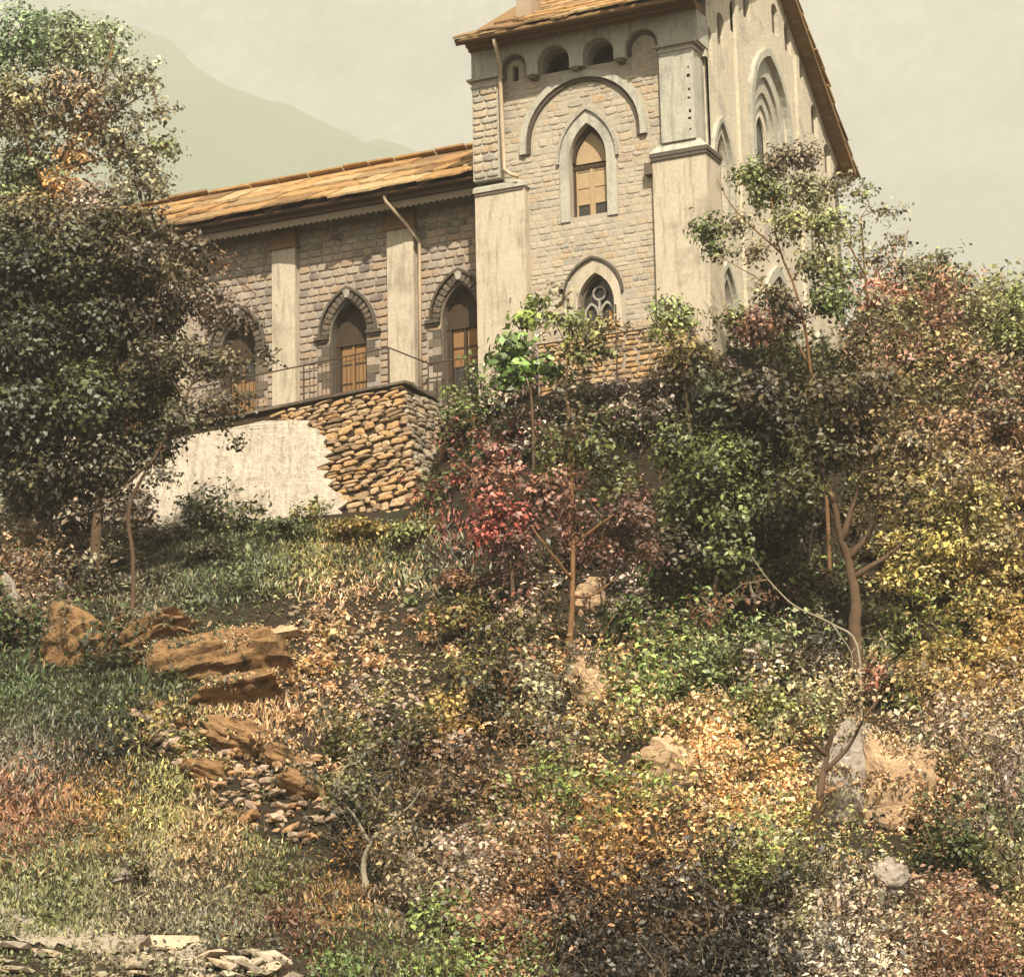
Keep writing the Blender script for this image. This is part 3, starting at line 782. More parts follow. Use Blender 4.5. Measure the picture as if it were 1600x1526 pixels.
for wi, (cx, zb) in enumerate(nwin):
    avn.append(gothic(cx, -6, NZS, NZA + .42, NHW + .34))
    # voussoirs around the pointed head
    h = NZA - NZS; R = (NHW ** 2 + h ** 2) / (2 * NHW); a1 = math.asin(h / R); nv = 8
    vit = []
    for s in (-1, 1):
        for k in range(nv):
            a = a1 * (k + .5) / nv
            rc = R + .14
            x = cx + s * (NHW - R + rc * math.cos(a)); z = NZS + rc * math.sin(a)
            tx = np.array([-s * math.sin(a), 0, math.cos(a)]); nx = np.array([s * math.cos(a), 0, math.sin(a)])
            X_ = nx * .27 if s > 0 else -nx * .27
            Z_ = tx * (a1 * rc / nv * .95)
            if s < 0: X_ = -X_; X_ = -X_
            if np.cross(X_, (0, 1, 0)) @ Z_ < 0: X_ = -X_
            vit.append(((x, YN + .0, z), tuple(X_), (0, .09, 0), tuple(Z_)))
    place_blocks(vit, VO, nave, 'voussoir', 99, 'x', STONE_D)
    arch_band('hood_mould', gothic(cx, NZS, NZS + .01, NZA + .42, NHW + .36), gothic(cx, NZS, NZS + .01, NZA + .33, NHW + .29), yplane(0), YN - .14, YN + .01, STONE_D, nave)
    MB().hexa([(cx - .07, YN - .13, NZA + .04), (cx + .07, YN - .13, NZA + .04), (cx + .07, YN, NZA + .04), (cx - .07, YN, NZA + .04),
               (cx - .15, YN - .13, NZA + .36), (cx + .15, YN - .13, NZA + .36), (cx + .15, YN, NZA + .36), (cx - .15, YN, NZA + .36)]).build('keystone', STONE_P, nave)
    for s in (-1, 1):
        mb = MB(); xa = cx + s * (NHW + .02); xb = cx + s * (NHW + .5)
        mb.box(min(xa, xb), max(xa, xb), YN - .15, YN + .02, NZS - .12, NZS - .01); mb.box(min(xa, xb) + .04, max(xa, xb) - .04, YN - .1, YN + .02, NZS - .2, NZS - .122)
        mb.build('impost', STONE_D, nave)
        z = zb + .3; k = 0
        while z < NZS - .22:      # toothed quoins down the jambs
            wq = .42 if k % 2 else .28
            hq = min(.27, NZS - .2 - z)
            x0 = cx + s * NHW; x1 = cx + s * (NHW + wq)
            MB().box(min(x0, x1), max(x0, x1), YN - .035, YN + .1, z, z + hq - .012).build('quoin', STONE_D if k % 3 else STONE_N, nave)
            z += hq; k += 1
        avn.append([(cx - NHW - .43, -6), (cx + NHW + .43, -6), (cx + NHW + .43, NZS), (cx - NHW - .43, NZS)])
    arch_band('reveal', gothic(cx, zb + .3, NZS, NZA + .004, NHW + .004), gothic(cx, zb + .3, NZS, NZA - .06, NHW - .05), yplane(0), YN + .03, YN + .42, STONE_D, nave)  # dark lining puts the shade of the jambs into the colour
    wn = empty('window', (cx, YN + .3, zb), parent=church)
    yw = YN + .38
    slab('tympanum', gothic(cx, NZS - .15, NZS, NZA + .03, NHW + .02), [], yplane(0), yw, yw + .04, FRAME_D, wn)
    MB().box(cx - NHW, cx + NHW, yw - .08, yw + .04, NZS - .3, NZS - .152).build('transom', FRAME_D, wn)
    zt = NZS - .302; z0 = zb + .3
    MB().box(cx - .05, cx + .03, yw - .04, yw + .03, z0, zt).build('mullion', SHUT if wi else FRAME_D, wn)
    MB().box(cx - NHW, cx - NHW + .2, yw - .06, yw + .03, z0, zt).build('frame', FRAME_D, wn)
    MB().box(cx + NHW - .08, cx + NHW, yw - .06, yw + .03, z0, zt).build('frame', FRAME_D, wn)
    for (xa, xb) in ((cx - NHW + .2, cx - .052), (cx + .032, cx + NHW - .082)):
        hh = (zt - z0) / 4
        for r in range(4):
            MB().box(xa, xb, yw - .02, yw + .02, z0 + r * hh, z0 + r * hh + .045).build('rail', FRAME_D, wn)
            MB().box(xa + .03, xb - .03, yw + .0, yw + .015, z0 + r * hh + .047, z0 + (r + 1) * hh - .002).build('panel' if r != 1 else 'pane', [FRAME_D, SHUT, SHUT, SHUT][r] if (r + wi) % 4 != 1 else GLASS, wn)
S_N = protos('stone', STONE_N, 8, .9, 9)
for (x, z, w_, h) in coursed(-17.9, NX1 - .02, -5.2, 1.55, avn, row=(.2, .28), wid=(.24, .52), seed=21):
    items.append(((x, YN + .01, z), (w_, 0, 0), (0, .055, 0), (0, 0, h)))
place_blocks(items, S_N, nave, 'stone', 150, 'rubble_masonry', STONE_N)
# eaves, valance, gutter and roof of the nave
nroof = empty('nave_roof', (-16, 2, 2), parent=church)
EY = .55; EZ = 1.98
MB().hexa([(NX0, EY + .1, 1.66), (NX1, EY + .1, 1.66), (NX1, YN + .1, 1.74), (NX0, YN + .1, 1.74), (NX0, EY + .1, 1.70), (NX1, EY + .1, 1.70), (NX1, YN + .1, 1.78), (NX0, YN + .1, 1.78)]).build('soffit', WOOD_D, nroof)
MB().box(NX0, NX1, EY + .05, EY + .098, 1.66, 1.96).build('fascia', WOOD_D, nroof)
mb = MB(); x = NX0; pts = []
while x < NX1 - .01:
    for k in range(5): pts.append((min(NX1, x + k * .05), 1.46 - .06 * math.sin(math.pi * k / 4.0)))
    x += .2
pts = sorted(set(pts)); n_ = len(pts)
mb.add([(p[0], EY + .16, 1.655) for p in pts] + [(p[0], EY + .16, p[1]) for p in pts] + [(p[0], EY + .18, p[1]) for p in pts], [(i, i + 1, n_ + i + 1, n_ + i)[::-1] for i in range(n_ - 1)] + [(n_ + i, n_ + i + 1, 2 * n_ + i + 1, 2 * n_ + i)[::-1] for i in range(n_ - 1)])
mb.build('valance', WOOD_V, nroof)
mb = MB(); g = []
for xx in (NX0, NX1 + .02):
    g.append([(xx, EY - .1 + .09 * math.cos(a), 1.88 + .09 * math.sin(a)) for a in np.linspace(math.pi, 2 * math.pi, 7)] + [(xx, EY - .1 + .075 * math.cos(a), 1.885 + .075 * math.sin(a)) for a in np.linspace(2 * math.pi, math.pi, 7)])
mb.add(g[0] + g[1], [(i, (i + 1) % 14, 14 + (i + 1) % 14, 14 + i) for i in range(14)])
mb.build('gutter', WOOD_D, nroof)
NRY, NRZ = 4.55, EZ + .575 * (4.55 - EY)
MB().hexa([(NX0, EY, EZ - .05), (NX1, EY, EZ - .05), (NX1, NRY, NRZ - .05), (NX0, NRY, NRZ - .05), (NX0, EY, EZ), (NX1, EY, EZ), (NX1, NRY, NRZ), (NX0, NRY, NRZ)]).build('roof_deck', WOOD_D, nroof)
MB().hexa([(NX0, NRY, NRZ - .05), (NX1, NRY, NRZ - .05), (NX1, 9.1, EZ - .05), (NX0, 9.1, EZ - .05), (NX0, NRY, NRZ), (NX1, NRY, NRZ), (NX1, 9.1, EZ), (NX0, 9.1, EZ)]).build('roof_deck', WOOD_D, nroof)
roof_courses(nroof, NX0, NX1 - .05, EY - .12, EZ + .0, NRY - .1, NRZ + .0, 1.15, wid=(.6, 1.9), thick=.06, limit=200, seed=8)
roof_courses(nroof, NX0, NX1 - .05, 9.2, EZ, NRY - .25, NRZ + .10, 1.3, wid=(.8, 1.7), thick=.05, limit=0, seed=9)
MB().box(NX0, NX1, 8.4, 8.8, -5.9, 2.3).build('north_nave_wall', MORTAR_N, church)
slab('nave_end_wall', [(YN, -5.9), (8.4, -5.9), (8.4, 2.2), (4.6, 4.25), (YN, 2.35)], [], lambda a, b, d: (NX0 + d, a, b), 0, .4, MORTAR_N, church)
MB().tube([(-10.78, EY - .1, 1.86), (-10.75, EY - .05, 1.62), (-10.35, YN - .5, 1.0), (-10.1, YN - .14, .5), (-10.12, YN - .1, -1.0), (-10.15, YN - .1, -5.2)], .055, 8).build('downpipe', PIPE, church, smooth=True)
MB().tube([(-12.9, .9, 1.5), (-13.0, 1.15, 1.15), (-12.85, 1.5, .95)], .03, 6).build('bracket', WOOD_E, church, smooth=True)

# ------------------------------------------------------------------ TERRACE AND RETAINING WALL
TZ = -4.72
Kc = np.array([-9.57, -.99]); Lc = np.array([-14.96, -.18]); dl = (Lc - Kc) / np.linalg.norm(Lc - Kc)
far = Kc + dl * 13
rw = empty('retaining_wall', (*(Kc + dl * 4), -8), 'battered terrace wall, bare orange rubble at its corner and pale render left of it', 'retaining wall')
nl = np.array([dl[1], -dl[0]]);  nl = nl if nl[1] < 0 else -nl      # outward normal of the long face
nr = np.array([1.0, .0]); BZ = -9.4; BAT = .55; BATX = 1.15
Kt = np.array([*Kc, TZ]); Ft = np.array([*far, TZ]); Et = np.array([Kc[0] + .15, YN - .25, TZ])
Kb = np.array([*(Kc + nl * BAT + nr * BATX), BZ]); Fb = np.array([*(far + nl * BAT), BZ]); Eb = np.array([Et[0] + BATX * 1.0, Et[1], BZ])
mb = MB()
mb.add([Kt, Ft, Et, (far[0], YN, TZ), Kb, Fb, Eb, (far[0], YN, BZ)], [(0, 4, 5, 1)[::-1], (0, 2, 6, 4)[::-1], (0, 1, 3, 2), (1, 5, 7, 3)])
mb.build('wall_core', CORE, rw)
def face_pt(s, t, which):
    if which == 'L': a = Kt + (Ft - Kt) * s; b = Kb + (Fb - Kb) * s
    else: a = Kt + (Et - Kt) * s; b = Kb + (Eb - Kb) * s
    return a + (b - a) * t
def face_stones(which, smax, length, rng, sel):
    its = []; t = .02; Hh = 4.7
    while t < .98:
        h = rng.uniform(.08, .16) if rng.random() < .75 else rng.uniform(.16, .27)
        s = rng.uniform(-.02, .0)
        while s * length < smax:
            w_ = rng.uniform(.18, .72) * (1.0 if h < .24 else .9)
            sc = s + w_ / 2 / length
            tt = t + rng.uniform(-.35, .35) * h / Hh
            if sel(sc, tt):
                c = face_pt(sc, tt + h / 2 / Hh, which)
                X = face_pt(sc + .01, tt, which) - face_pt(sc, tt, which); X = X / np.linalg.norm(X)
                Dn = face_pt(sc, tt + .01, which) - face_pt(sc, tt, which); Z = -Dn / np.linalg.norm(Dn)
                if which == 'L': X = -X
                Y = np.cross(Z, X); a = rng.uniform(-.12, .12)
                X2 = X * math.cos(a) + Z * math.sin(a); Z2 = Z * math.cos(a) - X * math.sin(a)
                its.append((c, tuple(X2 * w_ * rng.uniform(.92, 1.04)), tuple(Y * rng.uniform(.06, .12)), tuple(Z2 * h * rng.uniform(.9, 1.06))))
            s += w_ / length
        t += h / Hh
    return its
rng = random.Random(31)
def edge_s(t):     # ragged render edge along the wall, metres from the corner
    return 3.35 - .65 * min(1, t * 1.5) + .20 * math.sin(t * 15) + .10 * math.sin(t * 41 + 1) + .06 * math.sin(t * 97)
lenL = 13.0
S_O = protos('stone', STONE_O, 10, .75, 41, 7, .16, .95)
its = face_stones('L', 4.4, lenL, rng, lambda s, t: s * lenL < edge_s(t) + .2 or (t < .11 and s * lenL < 5.2))
place_blocks(its, S_O, rw, 'stone', 210, 'rubble_fill', STONE_O)
its = face_stones('R', 2.5, float(np.linalg.norm(Et - Kt)), rng, lambda s, t: True)
place_blocks(its, protos('stone', STONE_G, 7, .75, 43, 7, .16, .95), rw, 'stone', 100, 'rubble_fill', STONE_G)
# render coat with its broken edge
mb = MB(); NT, NS = 46, 60; ids = {}
fl = rng
for i in range(NT + 1):
    t = .075 + i / NT * .93
    for j in range(NS + 1):
        s0 = edge_s(t) + (.12 * math.sin(i * 1.7) + .08 * math.sin(i * 4.1)) + (1.8 * max(0, (.13 - t) / .06) if t < .13 else 0)
        s = s0 + (12.8 - s0) * (j / NS)
        p = face_pt(s / lenL, t, 'L'); bulge = .09 + .05 * float(vnoise(np.array([s]), np.array([t * 5]), .9, 4)[0]) + .012 * float(vnoise(np.array([s]), np.array([t * 5]), .3, 7)[0])
        p = p + np.array([nl[0], nl[1], .12]) * bulge
        mb.v.append(tuple(p))
for i in range(NT):
    for j in range(NS):
        a = i * (NS + 1) + j; mb.f.append((a, a + NS + 1, a + NS + 2, a + 1)[::-1])
base = len(mb.v)
for i in range(NT + 1):
    p = np.array(mb.v[i * (NS + 1)]); mb.v.append(tuple(p - np.array([nl[0], nl[1], .1]) * .13))
for i in range(NT): mb.f.append((i * (NS + 1), base + i, base + i + 1, (i + 1) * (NS + 1))[::-1])
mb.build('render_coat', RENDER_W, rw)
# coping slabs
k = 0; s = -.25
while s < 12.4:
    w_ = rng.uniform(.6, 1.1); a = Kc + dl * s; b = Kc + dl * (s + w_ - .02); q = rng.uniform(-.02, .02)
    MB().hexa([(*(b + nl * (.12 + q)), TZ), (*(a + nl * (.12 + q)), TZ), (*(a - nl * .4), TZ), (*(b - nl * .4), TZ),
               (*(b + nl * (.1 + q)), TZ + .09 + q), (*(a + nl * (.1 + q)), TZ + .09 + q), (*(a - nl * .4), TZ + .1), (*(b - nl * .4), TZ + .1)]).build('coping_slab', STONE_D, rw)
    s += w_
yy = Kc[1] + .2
while yy < YN - .5:
    w_ = rng.uniform(.4, .7)
    MB().box(Kc[0] - .3, Kc[0] + .2 + rng.uniform(0, .06), yy, yy + w_ - .02, TZ, TZ + .08 + rng.uniform(0, .04)).build('coping_slab', STONE_D, rw)
    yy += w_
# railing
rl = empty('iron_railing', (*Kc, TZ), 'thin rusty iron railing running along the terrace edge in front of the nave', 'railing')
Rk = np.array([-9.98, -.90]); rz0, rz1 = TZ + .1, -3.50
def rail_seg(A_, B_, z=rz1, r=.022): MB().tube([(A_[0], A_[1], z), (B_[0], B_[1], z)], r, 6).build('top_rail', IRON, rl)
Rf = Rk + dl * 11.5; Re = np.array([-9.75, 1.25])
rail_seg(Rk, Rf); rail_seg(Rk, Re); rail_seg(Re, np.array([-7.6, 1.3]))
for s in (0, 3.2, 6.2, 9.2): p = Rk + dl * s; MB().tube([(*p, rz0), (*p, rz1)], .028, 6).build('post', IRON, rl)
MB().tube([(*Re, rz0), (*Re, rz1)], .02, 6).build('post', IRON, rl)
for (sa, sb) in ((.95, 3.1), (5.0, 7.2)):
    s = sa
    while s < sb:
        p = Rk + dl * s; MB().tube([(*p, rz0), (*p, rz1)], .014, 5).build('baluster', IRON, rl); s += .155
    a, b = Rk + dl * sa, Rk + dl * sb; MB().tube([(*a, rz1 - .16), (*b, rz1 - .16)], .013, 5).build('lower_rail', IRON, rl)
for k in range(10):
    x = -9.45 + k * .2; MB().tube([(x, 1.27, rz0 - .5), (x, 1.27, rz1)], .014, 5).build('baluster', IRON, rl)
# low wall in front of the tower foot
lw = empty('low_wall', (-3.2, -1.2, -5.3), 'low orange stone wall at the foot of the tall block, below its lower window', 'wall')
MB().box(-4.9, -.2, -1.35, -1.0, -6.0, -4.25).build('wall_core', MORTAR_N, lw)
its = [((x, -1.34, z), (w_, 0, 0), (0, .07, 0), (0, 0, h)) for (x, z, w_, h) in coursed(-4.88, -.22, -5.95, -4.27, [], row=(.11, .2), wid=(.2, .55), seed=51)]
place_blocks(its, S_O, lw, 'stone', 110, 'rubble_fill', STONE_O)
x = -4.95
while x < -.2: MB().box(x, x + .66, -1.42, -.95, -4.248, -4.17).build('coping_slab', STONE_G, lw); x += .68
MB().tube([(-2.4, -1.4, -5.7), (-2.4, -1.4, -3.4)], .03, 6).build('post', IRON, lw)

# ------------------------------------------------------------------ VEGETATION
LEAVES_TOTAL = 0
def leaf_mesh(name, P, N, size, colr, rng, wide=.6, parent=None, kind=None, up=False, fold=.25, origin=None):
    """one small folded leaf blade per point"""
    global LEAVES_TOTAL
    P = np.asarray(P, float); n_ = len(P); LEAVES_TOTAL += n_
    N = N + rng.normal(0, .55, (n_, 3)); N /= np.linalg.norm(N, axis=1)[:, None] + 1e-9
    T = rng.normal(0, 1, (n_, 3))
    if up: T = T * .35 + np.array([0, 0, 1.0])
    else: T[:, 2] -= .25
    T -= (T * N).sum(1)[:, None] * N; T /= np.linalg.norm(T, axis=1)[:, None] + 1e-9
    Bv = np.cross(N, T)
    s = (size * rng.uniform(.55, 1.3, n_))[:, None]; w_ = s * wide * rng.uniform(.75, 1.1, n_)[:, None]
    o_ = np.asarray(origin if origin is not None else P.mean(0))
    Q = P - o_
    V = np.stack([Q - T * s * .5, Q + Bv * w_ * .5 + N * s * fold * .5 - T * s * .05, Q + T * s * .5, Q - Bv * w_ * .5 + N * s * fold * .5 - T * s * .05], 1).reshape(-1, 3)
    me = bpy.data.meshes.new(name)
    me.vertices.add(4 * n_); me.loops.add(4 * n_); me.polygons.add(n_)
    me.vertices.foreach_set('co', V.astype(np.float32).ravel())
    me.loops.foreach_set('vertex_index', np.arange(4 * n_, dtype=np.int32))
    me.polygons.foreach_set('loop_start', np.arange(0, 4 * n_, 4, dtype=np.int32))
    me.update(calc_edges=True)
    at_ = me.attributes.new('leaf_color', 'FLOAT_COLOR', 'FACE')
    c = np.ones((n_, 4), np.float32); c[:, :3] = colr
    at_.data.foreach_set('color', c.ravel())
    ob = link(name, me, LEAF, parent, o_)
    if kind: tag(ob, kind=kind)
    return ob

# colours of the leaves by place on the slope (photo position, sRGB)
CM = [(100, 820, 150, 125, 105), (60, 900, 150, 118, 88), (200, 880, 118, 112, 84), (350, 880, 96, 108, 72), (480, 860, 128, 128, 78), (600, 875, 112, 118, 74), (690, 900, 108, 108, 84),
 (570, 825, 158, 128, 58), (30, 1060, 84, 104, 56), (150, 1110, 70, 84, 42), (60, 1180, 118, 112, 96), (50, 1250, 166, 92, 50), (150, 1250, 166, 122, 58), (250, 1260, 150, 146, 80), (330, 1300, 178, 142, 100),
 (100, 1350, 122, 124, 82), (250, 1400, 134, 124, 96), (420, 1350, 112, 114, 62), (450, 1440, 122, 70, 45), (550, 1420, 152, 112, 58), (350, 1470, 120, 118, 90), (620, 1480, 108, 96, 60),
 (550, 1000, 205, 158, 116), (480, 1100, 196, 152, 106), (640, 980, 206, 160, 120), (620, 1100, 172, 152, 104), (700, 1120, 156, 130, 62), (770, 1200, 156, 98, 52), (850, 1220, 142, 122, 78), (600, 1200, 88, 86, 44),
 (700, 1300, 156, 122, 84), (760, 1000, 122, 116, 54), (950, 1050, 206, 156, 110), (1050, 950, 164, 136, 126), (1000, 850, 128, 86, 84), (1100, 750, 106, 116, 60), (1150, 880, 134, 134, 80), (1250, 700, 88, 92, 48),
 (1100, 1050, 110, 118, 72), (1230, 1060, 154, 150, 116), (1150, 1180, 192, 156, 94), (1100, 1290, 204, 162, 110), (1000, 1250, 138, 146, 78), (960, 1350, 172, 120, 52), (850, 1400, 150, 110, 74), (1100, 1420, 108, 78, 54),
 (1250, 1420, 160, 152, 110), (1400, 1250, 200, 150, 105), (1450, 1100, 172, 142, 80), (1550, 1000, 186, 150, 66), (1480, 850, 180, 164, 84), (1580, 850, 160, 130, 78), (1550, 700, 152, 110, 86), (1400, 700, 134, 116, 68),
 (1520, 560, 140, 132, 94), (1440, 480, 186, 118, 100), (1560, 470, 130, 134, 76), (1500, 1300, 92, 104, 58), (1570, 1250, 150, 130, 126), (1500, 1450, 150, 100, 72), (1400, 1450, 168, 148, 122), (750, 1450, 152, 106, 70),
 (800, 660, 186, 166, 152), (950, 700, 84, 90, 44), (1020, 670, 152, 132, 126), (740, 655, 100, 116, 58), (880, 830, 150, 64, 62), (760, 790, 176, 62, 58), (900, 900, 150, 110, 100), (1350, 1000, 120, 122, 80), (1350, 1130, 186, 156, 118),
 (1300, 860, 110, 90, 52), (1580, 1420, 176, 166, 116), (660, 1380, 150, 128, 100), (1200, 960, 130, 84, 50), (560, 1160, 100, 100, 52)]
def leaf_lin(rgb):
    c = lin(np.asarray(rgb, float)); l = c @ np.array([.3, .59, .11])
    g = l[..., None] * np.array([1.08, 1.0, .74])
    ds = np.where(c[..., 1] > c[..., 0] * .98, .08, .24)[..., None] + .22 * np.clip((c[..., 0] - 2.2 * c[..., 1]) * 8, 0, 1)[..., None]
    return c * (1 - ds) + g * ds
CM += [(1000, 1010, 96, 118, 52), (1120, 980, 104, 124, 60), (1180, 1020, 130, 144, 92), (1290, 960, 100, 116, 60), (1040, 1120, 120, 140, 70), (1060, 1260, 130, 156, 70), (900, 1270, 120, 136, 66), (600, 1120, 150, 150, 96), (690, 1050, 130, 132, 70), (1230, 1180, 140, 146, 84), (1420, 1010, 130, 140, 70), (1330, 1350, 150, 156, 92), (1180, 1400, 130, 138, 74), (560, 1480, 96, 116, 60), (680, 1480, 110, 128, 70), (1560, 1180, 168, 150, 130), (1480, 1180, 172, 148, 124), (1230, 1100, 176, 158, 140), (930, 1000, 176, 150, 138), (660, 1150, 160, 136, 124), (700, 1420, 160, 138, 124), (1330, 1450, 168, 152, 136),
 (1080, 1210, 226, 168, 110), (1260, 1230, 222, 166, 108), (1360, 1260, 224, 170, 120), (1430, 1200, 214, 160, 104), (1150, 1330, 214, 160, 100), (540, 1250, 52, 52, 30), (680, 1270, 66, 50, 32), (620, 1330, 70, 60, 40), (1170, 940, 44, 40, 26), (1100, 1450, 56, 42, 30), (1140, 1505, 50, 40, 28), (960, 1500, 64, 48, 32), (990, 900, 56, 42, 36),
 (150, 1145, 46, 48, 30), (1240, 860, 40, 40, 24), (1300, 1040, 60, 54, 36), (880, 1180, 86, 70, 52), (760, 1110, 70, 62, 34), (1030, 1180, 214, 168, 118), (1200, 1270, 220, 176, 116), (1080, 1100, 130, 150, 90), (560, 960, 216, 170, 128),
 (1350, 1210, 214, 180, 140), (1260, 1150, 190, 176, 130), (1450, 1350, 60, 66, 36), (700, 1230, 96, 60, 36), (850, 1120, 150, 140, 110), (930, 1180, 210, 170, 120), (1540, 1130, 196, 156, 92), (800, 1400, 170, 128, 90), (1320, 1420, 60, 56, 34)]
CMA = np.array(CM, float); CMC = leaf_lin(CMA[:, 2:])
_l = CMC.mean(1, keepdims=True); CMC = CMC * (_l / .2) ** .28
GAIN = 1.22
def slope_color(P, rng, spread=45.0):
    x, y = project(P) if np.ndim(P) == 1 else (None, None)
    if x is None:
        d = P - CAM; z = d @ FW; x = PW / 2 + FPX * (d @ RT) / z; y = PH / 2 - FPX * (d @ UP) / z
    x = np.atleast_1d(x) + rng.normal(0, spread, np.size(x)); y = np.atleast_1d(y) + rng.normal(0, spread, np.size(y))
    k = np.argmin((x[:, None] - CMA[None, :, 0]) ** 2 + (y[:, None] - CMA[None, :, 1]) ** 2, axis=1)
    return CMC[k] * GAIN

def inpoly(poly, x, y):
    x = np.asarray(x); y = np.asarray(y); c = np.zeros(x.shape, bool); n_ = len(poly); j = n_ - 1
    for i in range(n_):
        xi, yi = poly[i]; xj, yj = poly[j]
        with np.errstate(divide='ignore', invalid='ignore'):
            t = ((yi > y) != (yj > y)) & (x < (xj - xi) * (y - yi) / ((yj - yi) or 1e-9) + xi)
        c ^= t; j = i
    return c

def vproject(P):
    d = P - CAM; z = d @ FW
    return PW / 2 + FPX * (d @ RT) / z, PH / 2 - FPX * (d @ UP) / z

def clump(rng, c, r, n_, lobes=9):
    """points and normals of a lumpy leaf mass; c base centre, r (horizontal, vertical)"""
    a = rng.uniform(0, 2 * math.pi, lobes); e = rng.uniform(.0, 1.0, lobes) ** .8
    D = np.stack([np.cos(a) * np.sqrt(1 - e * e), np.sin(a) * np.sqrt(1 - e * e), e], 1)
    R3 = np.array([r[0], r[0], r[1]])
    LC = c + D * R3 * .66 * rng.uniform(.8, 1.15, (lobes, 1))
    k = rng.integers(0, lobes, n_)
    q = rng.normal(0, 1, (n_, 3)); q /= np.linalg.norm(q, axis=1)[:, None]
    q[:, 2] = np.where(q[:, 2] < -.35, -q[:, 2], q[:, 2])
    P = LC[k] + q * R3 * .46 * rng.uniform(.55, 1.12, (n_, 1))
    return P, q + np.array([0, 0, .5])

GRASS_Z = [[(-60, 1130), (120, 1130), (260, 1200), (400, 1300), (560, 1380), (720, 1480), (760, 1560), (-60, 1560)],
           [(150, 880), (250, 850), (560, 806), (700, 806), (770, 870), (650, 930), (430, 930), (180, 960)],
           [(-60, 1010), (230, 1060), (480, 1110), (600, 1150), (420, 1150), (250, 1130), (120, 1150), (-60, 1140)]]
ROCK_Z = [[(80, 940), (470, 945), (490, 1100), (200, 1085)], [(190, 1105), (500, 1140), (560, 1230), (520, 1340), (420, 1310), (250, 1190)],
          [(880, 900), (960, 900), (950, 1180), (870, 1180)], [(1290, 1130), (1370, 1120), (1450, 1260), (1440, 1420), (1370, 1420), (1260, 1300)],
          [(980, 1170), (1090, 1190), (1080, 1250), (1010, 1230)]]
OPEN_Z = [[(430, 910), (720, 920), (730, 1140), (480, 1130)]]
PATH_Z = [(-60, 1462), (150, 1468), (330, 1480), (480, 1495), (490, 1600), (-60, 1600)]
rg = np.random.default_rng(21)
